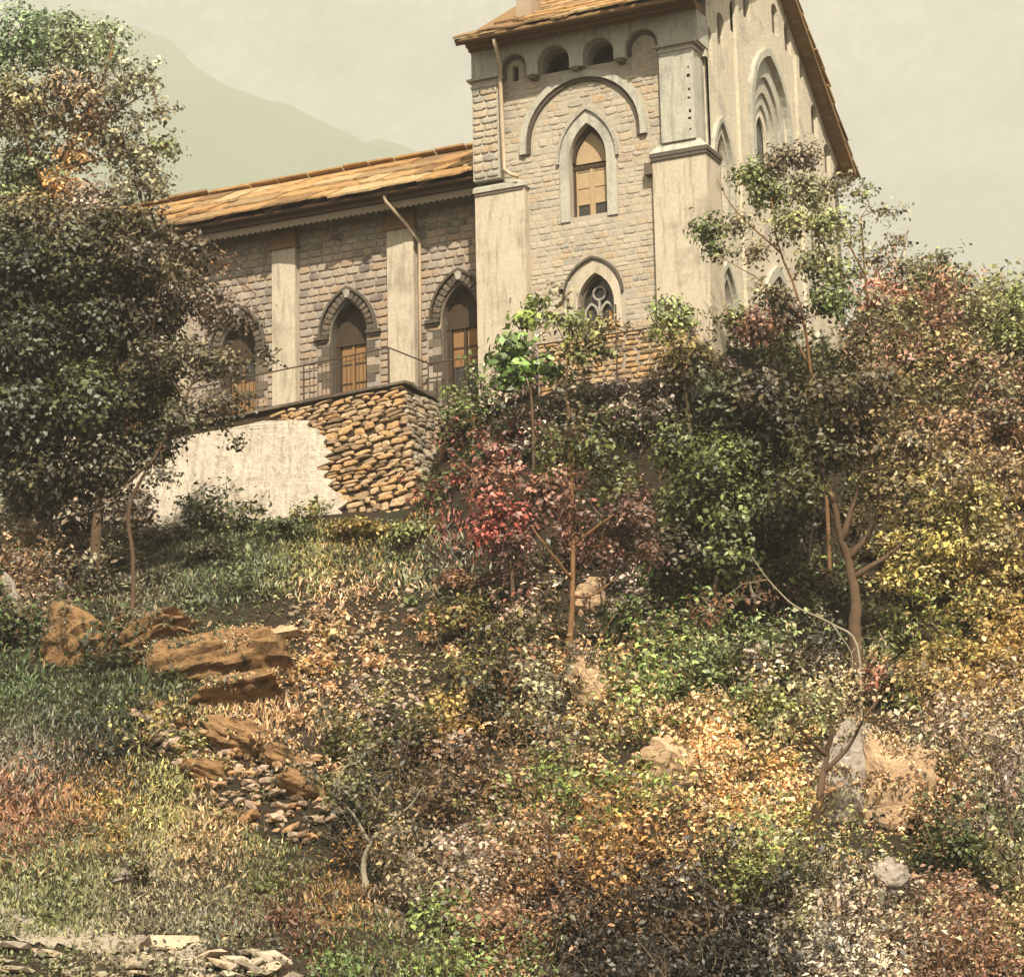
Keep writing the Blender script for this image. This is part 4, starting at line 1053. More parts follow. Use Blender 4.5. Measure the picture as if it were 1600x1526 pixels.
# building footprint exclusion in world space
def blocked(P, m=.25):
    x, y = P[:, 0], P[:, 1]
    b = (x > -26) & (x < TX1 + m) & (y > YN - m)
    b |= (x > TX0 - m) & (x < TX1 + m) & (y > -m)
    b |= (x > -5.1) & (x < 0) & (y > -1.6)
    rel = np.stack([x, y], 1) - Kc
    s = rel @ dl; o_ = rel @ nl
    b |= (s > -.9) & (o_ < BAT + .25)  & (y < YN + .5) & (x < -8.6)
    return b
def undergrowth():
    nc = 5200
    u = rg.uniform(-19, 20, nc); v = rg.uniform(46, 100, nc)
    z = height(u, v); P = world(u, v, z); x, y = vproject(P)
    keep = ~blocked(P) & (x > -160) & (x < 1760) & (y < 1640) & ((v < 88) | (u > 6)) & ~(inpoly(PATH_Z, x, y) & (rg.random(nc) < .92))
    # hide-behind ground: keep a coarse band only
    g = np.zeros(nc, bool)
    for pz in GRASS_Z: g |= inpoly(pz, x, y)
    rk = np.zeros(nc, bool)
    for pz in ROCK_Z: rk |= inpoly(pz, x, y)
    op = np.zeros(nc, bool)
    for pz in OPEN_Z: op |= inpoly(pz, x, y)
    rnd_ = rg.random(nc)
    keep &= ~(g & (rnd_ < .9)) & ~(rk & (rnd_ < .62)) & ~(op & (rnd_ < .45))
    PP, NN, CC, SS = [], [], [], []
    idx = np.where(keep)[0]
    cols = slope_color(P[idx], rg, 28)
    stem = MB()
    for j, i in enumerate(idx):
        small = g[i] or rk[i] or op[i]
        vs_ = v[i] / 75
        c = cols[j] * rg.uniform(.65, 1.35) * np.array([rg.uniform(.9, 1.1), 1, rg.uniform(.85, 1.15)])
        if rg.random() < .5 or small:
            r = rg.uniform(.22, .8) * (.55 if small else 1) * (.7 + .4 * (v[i] / 80))
            hgt = r * rg.uniform(.7, 1.5)
            nl_ = int(150 * (r / .5) ** 2 / vs_ ** 1.7) + 20
            p, q = clump(rg, P[i] + np.array([0, 0, -.08]), (r, hgt), nl_, 8)
            p = p + rg.normal(0, .06, p.shape)
        else:       # loose upright sprays: little tufts of leaves along curved stems
            ns = int(rg.integers(4, 9)); p, q = [], []
            H = rg.uniform(.6, 1.9) * (.65 + .4 * vs_)
            for _ in range(ns):
                top = P[i] + np.array([*(rg.normal(0, .34, 2) * H), H * rg.uniform(.5, 1.0)])
                bend = rg.normal(0, .12, 3)
                tt = np.linspace(.25, 1, 5)
                ax = P[i][None] + (top - P[i])[None] * tt[:, None] + bend[None] * (np.sin(tt * 3.1))[:, None]
                stem.tube([P[i], ax[1], ax[3], top], [.012, .010, .007, .004], 3, cap=False)
                for a_ in ax:
                    k_ = int(rg.integers(5, 12) / vs_ ** 1.1)
                    pp = a_ + rg.normal(0, 1, (k_, 3)) * np.array([.15, .15, .10]) * (.7 + .3 * vs_)
                    p.append(pp); q.append((pp - P[i]) * np.array([.8, .8, .2]) + np.array([0, -.3, .6]))
            p = np.vstack(p); q = np.vstack(q); nl_ = len(p)
        PP.append(p); NN.append(q)
        mixin = rg.random(nl_) < .22
        cc = np.repeat(c[None], nl_, 0); alt = slope_color(P[i], rg, 70)[0] * .8; cc[mixin] = alt
        CC.append(cc); SS.append(np.full(nl_, v[i] * .0021) * rg.uniform(.5, 1.4, nl_))
    tag(stem.build('undergrowth_stems', surf('dry_stems', (.16, .11, .07), (.34, .26, .17), (.22, .16, .1), .8, 9, .95, .3, .01)), kind='stuff')
    leaf_mesh('undergrowth', np.vstack(PP), np.vstack(NN), np.concatenate(SS), np.vstack(CC), rg, .58, kind='stuff')
    # low loose leaves and herbs on the soil everywhere
    n2 = 150000
    u = rg.uniform(-24, 25, n2); v = rg.uniform(43, 99, n2); z = height(u, v); P = world(u, v, z + rg.uniform(0, .16, n2)); x, y = vproject(P)
    k = ~blocked(P, .1) & (x > -250) & (x < 1850) & (y < 1700); P = P[k]
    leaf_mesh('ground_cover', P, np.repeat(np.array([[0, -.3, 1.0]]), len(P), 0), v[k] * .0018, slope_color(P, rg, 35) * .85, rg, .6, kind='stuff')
    # grass blades
    n3 = 330000
    u = rg.uniform(-22, 8, n3); v = rg.uniform(43, 90, n3); z = height(u, v); P = world(u, v, z); x, y = vproject(P)
    g = np.zeros(n3, bool)
    for pz in GRASS_Z: g |= inpoly(pz, x + rg.normal(0, 12, n3), y + rg.normal(0, 10, n3))
    g &= ~(inpoly(PATH_Z, x, y) & (rg.random(n3) < .9))
    k = g & ~blocked(P, .05); P = P[k]; sz = v[k] * .0032 * (.5 + 1.0 * vnoise(u[k], v[k], .8, 12))
    P[:, 2] += sz * .35
    tone = (.75 + .5 * vnoise(u[k], v[k], .7, 13))[:, None]
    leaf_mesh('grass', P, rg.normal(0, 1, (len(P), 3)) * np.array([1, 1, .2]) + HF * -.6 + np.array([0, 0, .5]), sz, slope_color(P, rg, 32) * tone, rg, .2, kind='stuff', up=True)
undergrowth()

def stems(rng, base, pts, parent, mat, name='stem', r=.02):
    for p in pts:
        mid = (base + p) / 2 + rng.normal(0, .06, 3) * np.linalg.norm(p - base)
        MB().tube([base, mid, p], [r, r * .7, r * .35], 5).build(name, mat, parent, smooth=True)

def shrub(px, py, rpx, hpx, rgb, label, name='shrub', dens=1.0, mix=None, leaf=.0021, v=None, cat='shrub', group=None, lift=0):
    """a shrub standing on the slope with its foot seen at photo px, py"""
    rng = np.random.default_rng(int(px * 7 + py * 13))
    b = at(px, py, v) if v else ground_at(px, py)
    if v: b = snap(b)
    vd = uv(b)[1]; sc = vd / FPX; r = rpx * sc; h = hpx * sc * 1.0
    root = empty(name, b, label, cat, group)
    c = b + np.array([0, 0, h * .12 + lift])
    n_ = int(dens * 1250 * (r * r + r * h) / (leaf * vd * 6.6) ** 2 * .36) + 60
    lb = max(8, int(7 + 9 * r))
    p, q = clump(rng, c, (r, h * .85), n_, lb)
    col = np.repeat(leaf_lin(rgb)[None] * GAIN, n_, 0) * rng.uniform(.75, 1.25, (n_, 1))
    if mix is not None:
        m_ = rng.random(n_) < .3; col[m_] = leaf_lin(mix) * GAIN
    leaf_mesh('foliage', p, q, np.full(n_, leaf * vd), col, rng, .62, parent=root)
    stems(rng, b - np.array([0, 0, .1]), c + (p[rng.integers(0, n_, 6)] - c) * .8, root, BARK, r=.012 + r * .014)
    return root

def smooth_path(pts, k, jit, rng):
    P = [np.asarray(p, float) for p in pts]; P = [2 * P[0] - P[1]] + P + [2 * P[-1] - P[-2]]; out_ = []
    for i in range(1, len(P) - 2):
        for j in range(k):
            t = j / k; a, b, c, d = P[i - 1:i + 3]
            q = .5 * (2 * b + (c - a) * t + (2 * a - 5 * b + 4 * c - d) * t * t + (3 * b - a - 3 * c + d) * t ** 3)
            out_.append(q + (rng.normal(0, jit, 3) if (i > 1 or j) else 0))
    return out_ + [P[-2]]

MOSS = []
def tree(name, label, v, trunk, limbs, blobs, bark=BARK, leaf=.0022, r0=.16, dens=1.0, group=None, cat='tree', foot=True, seed=0, tone=1.0):
    """trunk and limbs as photo polylines, leaf masses as (x, y, radius px, density, rgb[, depth offset])"""
    rng = np.random.default_rng(seed + int(trunk[0][0]))
    def W(p, dv=0): return at(p[0], p[1], v + dv)
    pts = [W(p, rng.normal(0, .12) if i else 0) for i, p in enumerate(trunk)]
    if foot:
        g = snap(pts[0]); g[2] -= .15
        if g[2] < pts[0][2] - .2: pts = [g] + pts
    root = empty(name, pts[0], label, cat, group)
    core = pts; pts = smooth_path(pts, 4, r0 * .09, rng)
    rad = np.linspace(r0, r0 * .35, len(pts)) * rng.uniform(.95, 1.05, len(pts)); rad[0] *= 1.3
    MB().tube(pts, list(rad), 9).build('trunk', bark, root, smooth=True)
    sc = v / FPX; nodes = list(core[len(core) // 2:])
    for lb in limbs:
        lp = [W(p, i * rng.normal(0, .2)) for i, p in enumerate(lb)]
        # start the limb on the trunk
        d = [np.linalg.norm(q - lp[0]) for q in pts]; lp[0] = pts[int(np.argmin(d))] if min(d) < .5 else lp[0]
        sp = smooth_path(lp, 4, r0 * .08, rng)
        MB().tube(sp, list(np.linspace(r0 * .5, r0 * .12, len(sp)) * rng.uniform(.95, 1.05, len(sp))), 7).build('limb', bark, root, smooth=True)
        nodes += lp[1:]
    PP, NN, CC = [], [], []; tw = MB()
    for bl in blobs:
        x, y, rp, de, rgb = bl[:5]; dv = bl[5] if len(bl) > 5 else rng.normal(0, .35) * rp * sc
        c = W((x, y), dv); r = rp * sc
        ncl = max(4, int(24 * (r / .6) ** 1.8 * de * dens))
        q = rng.normal(0, 1, (ncl, 3)); q /= np.linalg.norm(q, axis=1)[:, None]
        cl = c + q * r * rng.uniform(.25, 1.0, (ncl, 1)) ** .6 * np.array([1, 1, .92])
        near = nodes[int(np.argmin([np.linalg.norm(nn - c) for nn in nodes]))]
        tw.tube([near, (near + c) / 2 + rng.normal(0, .12, 3), c], [r0 * .28, r0 * .2, r0 * .1], 5)
        for p in cl:
            m_ = (c + p) / 2 + rng.normal(0, .06, 3)
            tw.tube([c, m_, p], [.014, .010, .005], 4, cap=False)
            k = int(rng.integers(11, 20))
            s_ = .12 + .07 * rng.random()
            lp = p + rng.normal(0, s_, (k, 3)) * np.array([1.2, 1.2, .8])
            PP.append(lp); NN.append((lp - c) / max(r, .1) + np.array([0, -.2, .5]))
            CC.append(np.repeat(leaf_lin(rgb)[None] * GAIN * tone * rng.uniform(.5, 1.5), k, 0))
    tag(tw.build('twigs', bark, root), kind='stuff')
    P = np.vstack(PP)
    leaf_mesh('crown', P, np.vstack(NN), np.full(len(P), leaf * v), np.vstack(CC), rng, .62, parent=root)
    return root

DG, OL, GY, LG = (62, 70, 34), (104, 104, 56), (140, 136, 104), (146, 164, 92)
# ---- trees on the left
tree('tall_tree', 'tall hazy grey-green tree rising above the left end of the nave roof', 96, [(40, 700), (60, 420), (75, 310), (110, 230), (150, 150), (175, 80)],
     [[(75, 310), (40, 220), (10, 130)], [(90, 270), (150, 250), (215, 235)], [(110, 230), (190, 170), (240, 140)], [(150, 150), (130, 90), (90, 30)], [(60, 330), (140, 330), (220, 320)]],
     [(40, 60, 75, 1, (112, 134, 96)), (115, 70, 60, .9, (134, 146, 110)), (170, 60, 45, .7, (128, 140, 108)), (30, 170, 80, 1, (128, 122, 82)), (110, 150, 65, .9, (156, 128, 96)), (190, 130, 50, .7, (140, 140, 112)),
      (235, 120, 30, .5, (130, 130, 104)), (50, 270, 75, 1.1, (120, 128, 92)), (120, 240, 42, .8, (170, 130, 76)), (90, 290, 34, .7, (176, 128, 66)), (150, 175, 30, .6, (166, 122, 74)), (135, 205, 26, .5, (160, 122, 70)), (190, 220, 60, .9, (132, 128, 102)), (250, 180, 30, .5, (120, 112, 84)), (220, 290, 60, .9, (120, 116, 88)),
      (260, 230, 30, .6, (110, 120, 74)), (140, 330, 60, 1, (150, 130, 116)), (60, 350, 70, 1.1, (126, 110, 66)), (200, 350, 50, .9, (104, 104, 76)), (-60, 120, 90, 1, (112, 130, 92)), (-60, 300, 90, 1, (110, 120, 80))],
     bark=BARK_O, leaf=.0021, r0=.13, dens=.95, tone=1.25, seed=3)  # lighter leaf tone paints distance haze into the crown
tree('broad_tree', 'dense dark green tree covering the left end of the nave', 79.5, [(150, 850), (160, 720), (170, 600), (160, 480)],
     [[(165, 640), (110, 560), (60, 470)], [(168, 600), (240, 520), (290, 440)], [(165, 560), (200, 470), (230, 400)], [(160, 700), (80, 650), (20, 600)], [(150, 780), (190, 760), (260, 700)]],
     [(30, 430, 75, 1.5, DG), (120, 420, 70, 1.5, (84, 84, 44)), (210, 410, 60, 1.3, (96, 80, 50)), (290, 400, 45, 1.0, (110, 88, 62)), (40, 540, 85, 1.8, DG), (140, 520, 75, 1.8, (66, 72, 38)), (230, 500, 60, 1.4, (88, 74, 52)), (300, 470, 40, .8, (110, 92, 72)),
      (30, 650, 85, 1.9, DG), (140, 630, 75, 1.8, (76, 84, 40)), (230, 610, 55, 1.4, (96, 92, 56)), (60, 740, 70, 1.5, (90, 84, 50)), (160, 720, 60, 1.3, (96, 90, 60)), (240, 690, 42, 1, (96, 92, 62)), (-60, 600, 90, 1.4, DG), (-60, 450, 90, 1.3, DG), (40, 365, 60, .8, (96, 88, 52)), (110, 375, 50, .7, (104, 88, 52)), (180, 372, 42, .6, (96, 92, 56)), (235, 350, 30, .4, (110, 100, 66)), (-20, 380, 60, .8, (90, 88, 50)), (120, 395, 45, .8, (84, 78, 46)), (195, 340, 30, .45, (104, 96, 60)), (150, 350, 38, .7, (96, 90, 58)), (240, 335, 20, .3, (110, 96, 64)),
      (200, 790, 40, .8, (130, 112, 92)), (110, 800, 50, .9, (140, 120, 100))],
     leaf=.0023, r0=.2, dens=2.5, seed=4, tone=.68)
tree('slender_tree', 'slender dark tree with a thin stem in front of the left nave windows', 77.6, [(208, 870), (202, 790), (250, 700), (300, 600), (330, 500)],
     [[(300, 600), (360, 570), (440, 545)], [(320, 530), (370, 490), (400, 460)], [(290, 620), (240, 540), (250, 450)], [(270, 660), (340, 650), (390, 640)]],
     [(330, 480, 36, 1.0, (120, 98, 84)), (380, 500, 26, .8, (104, 88, 72)), (350, 570, 36, 1.0, (120, 108, 78)), (300, 560, 45, 1.2, (112, 104, 70)), (415, 555, 18, .6, (90, 84, 60)), (350, 640, 34, .8, (104, 98, 76)), (290, 650, 40, 1.0, (92, 90, 60)),
      (250, 560, 45, 1.2, (96, 86, 60)), (390, 620, 16, .4, (90, 80, 60)), (370, 690, 14, .35, (84, 76, 50)), (250, 740, 30, .6, (90, 84, 60)), (280, 420, 40, .8, (110, 94, 66)), (345, 420, 22, .4, (130, 92, 60))],
     bark=BARK, leaf=.0020, r0=.07, dens=1.3, tone=.8, seed=5)
# ---- trees and saplings on the right
tree('leafy_sapling', 'bright green sapling with large round leaves against the tall pale buttress', 78.2, [(832, 650), (828, 600), (822, 540), (828, 480)],
     [[(825, 570), (800, 560), (790, 540)], [(825, 540), (850, 520), (870, 500)], [(828, 600), (850, 590), (880, 590)]],
     [(825, 500, 22, .9, (150, 170, 84)), (805, 540, 24, 1.2, (108, 140, 62)), (800, 585, 22, 1.0, (96, 132, 54)), (850, 570, 24, 1.0, (120, 150, 76)), (835, 470, 14, .4, (110, 120, 70)), (780, 565, 14, .7, (90, 120, 50)), (790, 600, 14, .6, (80, 110, 46))],
     leaf=.0034, r0=.05, seed=6)
tree('window_sapling', 'airy sapling reaching up in front of the lower pointed window', 77.4, [(888, 680), (885, 600), (890, 530), (885, 460)],
     [[(890, 560), (920, 520), (950, 500)], [(888, 540), (865, 500), (850, 480)]],
     [(880, 460, 22, .6, (132, 122, 92)), (890, 500, 26, .9, (140, 150, 86)), (930, 520, 26, 1.0, (132, 130, 70)), (965, 510, 18, .6, (166, 134, 84)), (905, 545, 26, 1.0, (112, 116, 58)), (855, 490, 18, .6, (120, 130, 70)), (945, 545, 20, .9, (96, 96, 50))],
     leaf=.0024, r0=.04, seed=7)
tree('pale_green_sapling', 'pale green bushy sapling against the right corner buttress', 77.0, [(1075, 640), (1065, 580), (1050, 530), (1040, 480)],
     [[(1060, 560), (1085, 520), (1090, 490)], [(1055, 540), (1020, 500), (1015, 480)]],
     [(1040, 480, 24, 1.0, (152, 172, 104)), (1070, 500, 24, 1.0, (140, 156, 92)), (1035, 515, 26, 1.0, (146, 152, 84)), (1075, 545, 30, 1.2, (140, 120, 62)), (1105, 560, 26, 1.1, (112, 100, 56)), (1050, 570, 26, 1.1, (120, 100, 54)), (1095, 590, 28, 1.2, (80, 74, 40))],
     leaf=.0022, r0=.05, seed=8)
tree('young_tree', 'young tree with a slim orange trunk in front of the gable front', 76.5, [(1290, 760), (1270, 600), (1255, 500), (1238, 440), (1215, 380), (1205, 310)],
     [[(1255, 500), (1190, 440), (1140, 410)], [(1238, 440), (1280, 370), (1290, 300)], [(1225, 400), (1150, 330), (1120, 280)], [(1215, 360), (1250, 290), (1265, 240)], [(1265, 560), (1230, 520), (1170, 500)]],
     [(1170, 275, 28, .9, (120, 132, 72)), (1215, 250, 26, .8, (124, 110, 86)), (1255, 245, 26, .7, (120, 104, 82)), (1205, 300, 32, .9, (134, 142, 84)), (1260, 300, 32, .8, (150, 148, 104)), (1110, 360, 26, 1.0, (96, 112, 54)), (1150, 350, 22, .5, (130, 124, 84)),
      (1120, 395, 20, .6, (100, 108, 60)), (1235, 350, 32, .7, (150, 150, 96)), (1290, 350, 32, .7, (146, 152, 96)), (1180, 395, 24, .5, (140, 124, 90)), (1280, 410, 34, .8, (132, 134, 88)), (1200, 460, 26, .6, (124, 112, 82)), (1310, 290, 24, .5, (140, 130, 100)),
      (1180, 510, 34, 1.1, (140, 92, 70)), (1235, 490, 30, .8, (110, 96, 80)), (1145, 500, 24, .7, (130, 134, 84)), (1300, 470, 34, .9, (100, 118, 60))],
     bark=BARK_O, leaf=.0020, r0=.06, dens=2.6, seed=9)
tree('birch_like_tree', 'thin airy tree standing up against the sky right of the gable', 80.5, [(1375, 700), (1362, 560), (1352, 430), (1345, 340)],
     [[(1358, 500), (1400, 420), (1420, 360)], [(1352, 430), (1320, 370), (1300, 330)], [(1360, 540), (1310, 480), (1290, 450)], [(1365, 600), (1430, 520), (1450, 470)]],
     [(1350, 300, 26, .5, (140, 150, 96)), (1385, 330, 28, .5, (130, 128, 92)), (1410, 370, 26, .5, (120, 112, 80)), (1330, 360, 26, .6, (150, 150, 110)), (1370, 400, 30, .6, (140, 132, 96)), (1320, 430, 34, .9, (116, 130, 70)), (1410, 430, 32, .7, (130, 126, 90)),
      (1450, 420, 28, .6, (120, 124, 84)), (1480, 400, 24, .6, (124, 128, 90)), (1360, 480, 38, .9, (130, 124, 86)), (1510, 430, 24, .6, (134, 138, 104)), (1340, 540, 38, 1.0, (104, 96, 66)), (1400, 520, 38, 1, (126, 118, 78))],
     bark=BARK_O, leaf=.0019, r0=.065, seed=10)
tree('skyline_tree', 'feathery young tree on the skyline over the pinkish bush', 88.0, [(1450, 640), (1455, 540), (1462, 450), (1470, 400)], [[(1455, 520), (1430, 460), (1420, 420)], [(1462, 470), (1500, 440), (1515, 410)]],
     [(1445, 430, 30, .7, (140, 142, 100)), (1480, 440, 32, .8, (176, 128, 104)), (1470, 500, 38, 1.0, (170, 116, 92)), (1420, 490, 34, .9, (130, 134, 90)), (1515, 480, 36, .9, (140, 136, 92)), (1450, 560, 42, 1.1, (124, 118, 76))], leaf=.0019, r0=.06, seed=31)
tree('corner_tree', 'loose green tree on the skyline at the far right edge', 90.0, [(1575, 680), (1572, 580), (1570, 500)], [[(1572, 560), (1535, 500), (1530, 470)], [(1571, 540), (1600, 500), (1610, 480)]],
     [(1560, 490, 36, .9, (128, 136, 82)), (1600, 480, 34, .9, (120, 130, 70)), (1530, 530, 38, 1.0, (146, 140, 92)), (1590, 560, 44, 1.1, (124, 122, 78)), (1540, 600, 42, 1.0, (130, 116, 80))], leaf=.0019, r0=.06, seed=32)
tree('forked_tree', 'dark forked trunk with spreading limbs on the right of the slope', 72.0, [(1335, 985), (1338, 940), (1328, 890), (1312, 830), (1300, 770)],
     [[(1330, 900), (1385, 870), (1425, 835)], [(1315, 840), (1335, 780), (1345, 740)], [(1300, 790), (1285, 730), (1290, 680)], [(1325, 880), (1365, 820), (1375, 740)]],
     [(1290, 700, 55, 1.1, (92, 88, 48)), (1350, 680, 50, 1.0, (116, 96, 58)), (1400, 770, 46, .9, (130, 112, 70)), (1240, 760, 46, 1.0, (84, 86, 44)), (1420, 700, 46, .8, (134, 114, 84)), (1300, 620, 50, 1.0, (96, 84, 50)), (1360, 610, 45, .9, (100, 84, 56))],
     leaf=.0023, r0=.19, dens=1.8, seed=11)
tree('dark_round_tree', 'broad dark green leafy tree in the middle right of the slope', 73.5, [(1110, 1010), (1120, 900), (1130, 800), (1140, 700)],
     [[(1125, 850), (1060, 790), (1030, 750)], [(1130, 800), (1200, 740), (1220, 700)], [(1120, 900), (1190, 880), (1240, 870)]],
     [(1130, 640, 55, 1.6, (70, 76, 38)), (1190, 620, 50, 1.4, (84, 70, 40)), (1060, 700, 45, 1.2, (96, 104, 52)), (1120, 730, 60, 1.6, (98, 108, 52)), (1190, 720, 55, 1.6, (72, 76, 38)), (1080, 790, 50, 1.4, (100, 112, 56)), (1150, 800, 60, 1.6, (112, 122, 66)),
      (1220, 800, 50, 1.5, (70, 76, 40)), (1140, 870, 55, 1.5, (106, 114, 62)), (1210, 880, 50, 1.4, (84, 88, 48)), (1230, 660, 45, 1.3, (66, 62, 36)), (1060, 860, 45, 1.2, (84, 74, 48))],
     leaf=.0024, r0=.11, dens=2.1, seed=12, tone=.8)
tree('red_leaved_tree', 'small tree with crimson leaves below the right end of the retaining wall', 75.0, [(800, 900), (795, 830), (785, 770)],
     [[(795, 840), (745, 800), (720, 770)], [(790, 800), (840, 760), (870, 740)]],
     [(765, 785, 28, 1.1, (186, 60, 52)), (800, 815, 30, 1.3, (170, 40, 44)), (762, 838, 24, 1.3, (206, 44, 44)), (835, 775, 30, 1.2, (140, 70, 54)), (785, 740, 26, .9, (190, 110, 84)), (860, 790, 30, 1.1, (150, 84, 70)), (745, 745, 16, .5, (186, 116, 92)), (870, 745, 24, .9, (196, 130, 104)), (800, 850, 28, 1.0, (110, 60, 50))],
     leaf=.0023, r0=.07, dens=.95, seed=13)
tree('orange_stem_tree', 'slender tree with a straight orange trunk and dark crown in mid-slope', 70.5, [(880, 1180), (885, 1080), (892, 980), (896, 880), (893, 760), (890, 650)],
     [[(888, 1060), (930, 1010), (960, 960)], [(893, 900), (850, 850), (830, 820)], [(893, 860), (950, 810), (990, 790)], [(886, 1130), (840, 1150), (770, 1170)], [(882, 1180), (920, 1150), (945, 1110)], [(894, 940), (925, 930), (980, 890)]],
     [(890, 660, 34, .8, (104, 92, 64)), (870, 700, 36, .9, (96, 100, 52)), (930, 700, 40, 1.1, (82, 90, 42)), (960, 750, 40, 1.1, (90, 92, 46)), (985, 800, 38, 1.0, (110, 74, 62)), (900, 800, 36, .9, (120, 74, 62)), (940, 850, 36, .9, (104, 74, 66)), (850, 860, 24, .6, (90, 84, 62)), (1000, 870, 34, .8, (130, 90, 84)), (880, 610, 24, .5, (110, 96, 76))],
     bark=BARK_O, leaf=.0023, r0=.10, seed=14)
tree('bent_stem_tree', 'small leaning tree with a pale grey stem above the lower grass', 57.5, [(572, 1388), (568, 1350), (578, 1318), (600, 1290)],
     [[(578, 1318), (550, 1270), (520, 1240)], [(600, 1290), (640, 1260), (660, 1230)]],
     [(530, 1230, 36, 1.0, (100, 98, 56)), (590, 1250, 40, 1.1, (92, 84, 44)), (650, 1240, 40, 1.0, (110, 88, 48)), (560, 1190, 34, .8, (110, 106, 62)), (620, 1300, 30, .8, (120, 104, 66))],
     bark=BARK_P, leaf=.0021, r0=.085, seed=15)
tree('yellow_tree', 'tall yellow-leaved tree at the right edge of the slope', 76.0, [(1490, 990), (1500, 880), (1515, 790), (1520, 700)],
     [[(1500, 870), (1455, 830), (1440, 790)], [(1510, 800), (1550, 760), (1580, 730)], [(1500, 900), (1550, 880), (1590, 850)]],
     [(1480, 850, 42, .9, (188, 172, 78)), (1460, 900, 40, .8, (170, 152, 80)), (1520, 780, 45, .9, (172, 156, 84)), (1570, 740, 45, .8, (156, 128, 88)), (1550, 850, 46, .8, (150, 136, 84)), (1590, 900, 46, .9, (172, 148, 70)), (1490, 740, 40, .7, (146, 124, 92)), (1540, 940, 42, .8, (160, 142, 74)), (1500, 670, 40, .8, (152, 116, 84))],
     leaf=.0021, r0=.09, dens=1.4, seed=16)
tree('bare_branch_sapling', 'thin half-bare sapling with long twigs at the lower right edge', 57.0, [(1600, 1390), (1580, 1300), (1560, 1200), (1530, 1150)],
     [[(1600, 1390), (1540, 1290), (1480, 1200), (1440, 1160)], [(1570, 1250), (1590, 1190), (1600, 1150)]],
     [(1530, 1160, 24, .4, (150, 130, 90)), (1450, 1180, 26, .4, (170, 140, 96)), (1590, 1180, 30, .6, (140, 120, 90)), (1560, 1330, 40, .8, (96, 100, 60))],
     bark=BARK, leaf=.0020, r0=.04, seed=17)
tree('dark_stump_tree', 'short dark gnarled trunk beside the pale rock face at lower right', 61.5, [(1275, 1300), (1280, 1240), (1292, 1180), (1300, 1130)],
     [[(1285, 1210), (1330, 1160), (1350, 1120)], [(1292, 1180), (1260, 1150), (1240, 1120)]],
     [(1270, 1110, 36, .9, (140, 144, 100)), (1330, 1090, 36, .8, (170, 150, 110)), (1230, 1130, 36, .8, (160, 150, 100)), (1370, 1060, 24, .6, (190, 90, 74))],
     bark=BARK, leaf=.0020, r0=.13, seed=18)
tree('lower_sapling', 'short dark-stemmed sapling among ochre leaves at the bottom centre', 54.5, [(888, 1450), (884, 1390), (880, 1340), (865, 1310)],
     [[(884, 1390), (920, 1350), (940, 1330)]],
     [(860, 1290, 30, .7, (170, 130, 110)), (930, 1310, 34, .9, (166, 130, 60)), (960, 1370, 36, 1, (180, 126, 56)), (820, 1350, 34, .8, (150, 120, 84)), (930, 1420, 36, 1, (150, 112, 50))],
     bark=BARK, leaf=.0020, r0=.05, seed=19)
tree('arching_shrub', 'arching bare green stem sweeping down under the dark round tree', 70.0, [(1340, 1010), (1300, 975), (1240, 945), (1200, 905), (1175, 870)],
     [[(1300, 975), (1330, 1020), (1330, 1060)]], [(1180, 930, 30, .6, (120, 80, 52)), (1110, 950, 34, .7, (130, 80, 48)), (1380, 1000, 26, .4, (130, 124, 84))], bark=BARK_P, leaf=.0021, r0=.035, cat='shrub', seed=20)

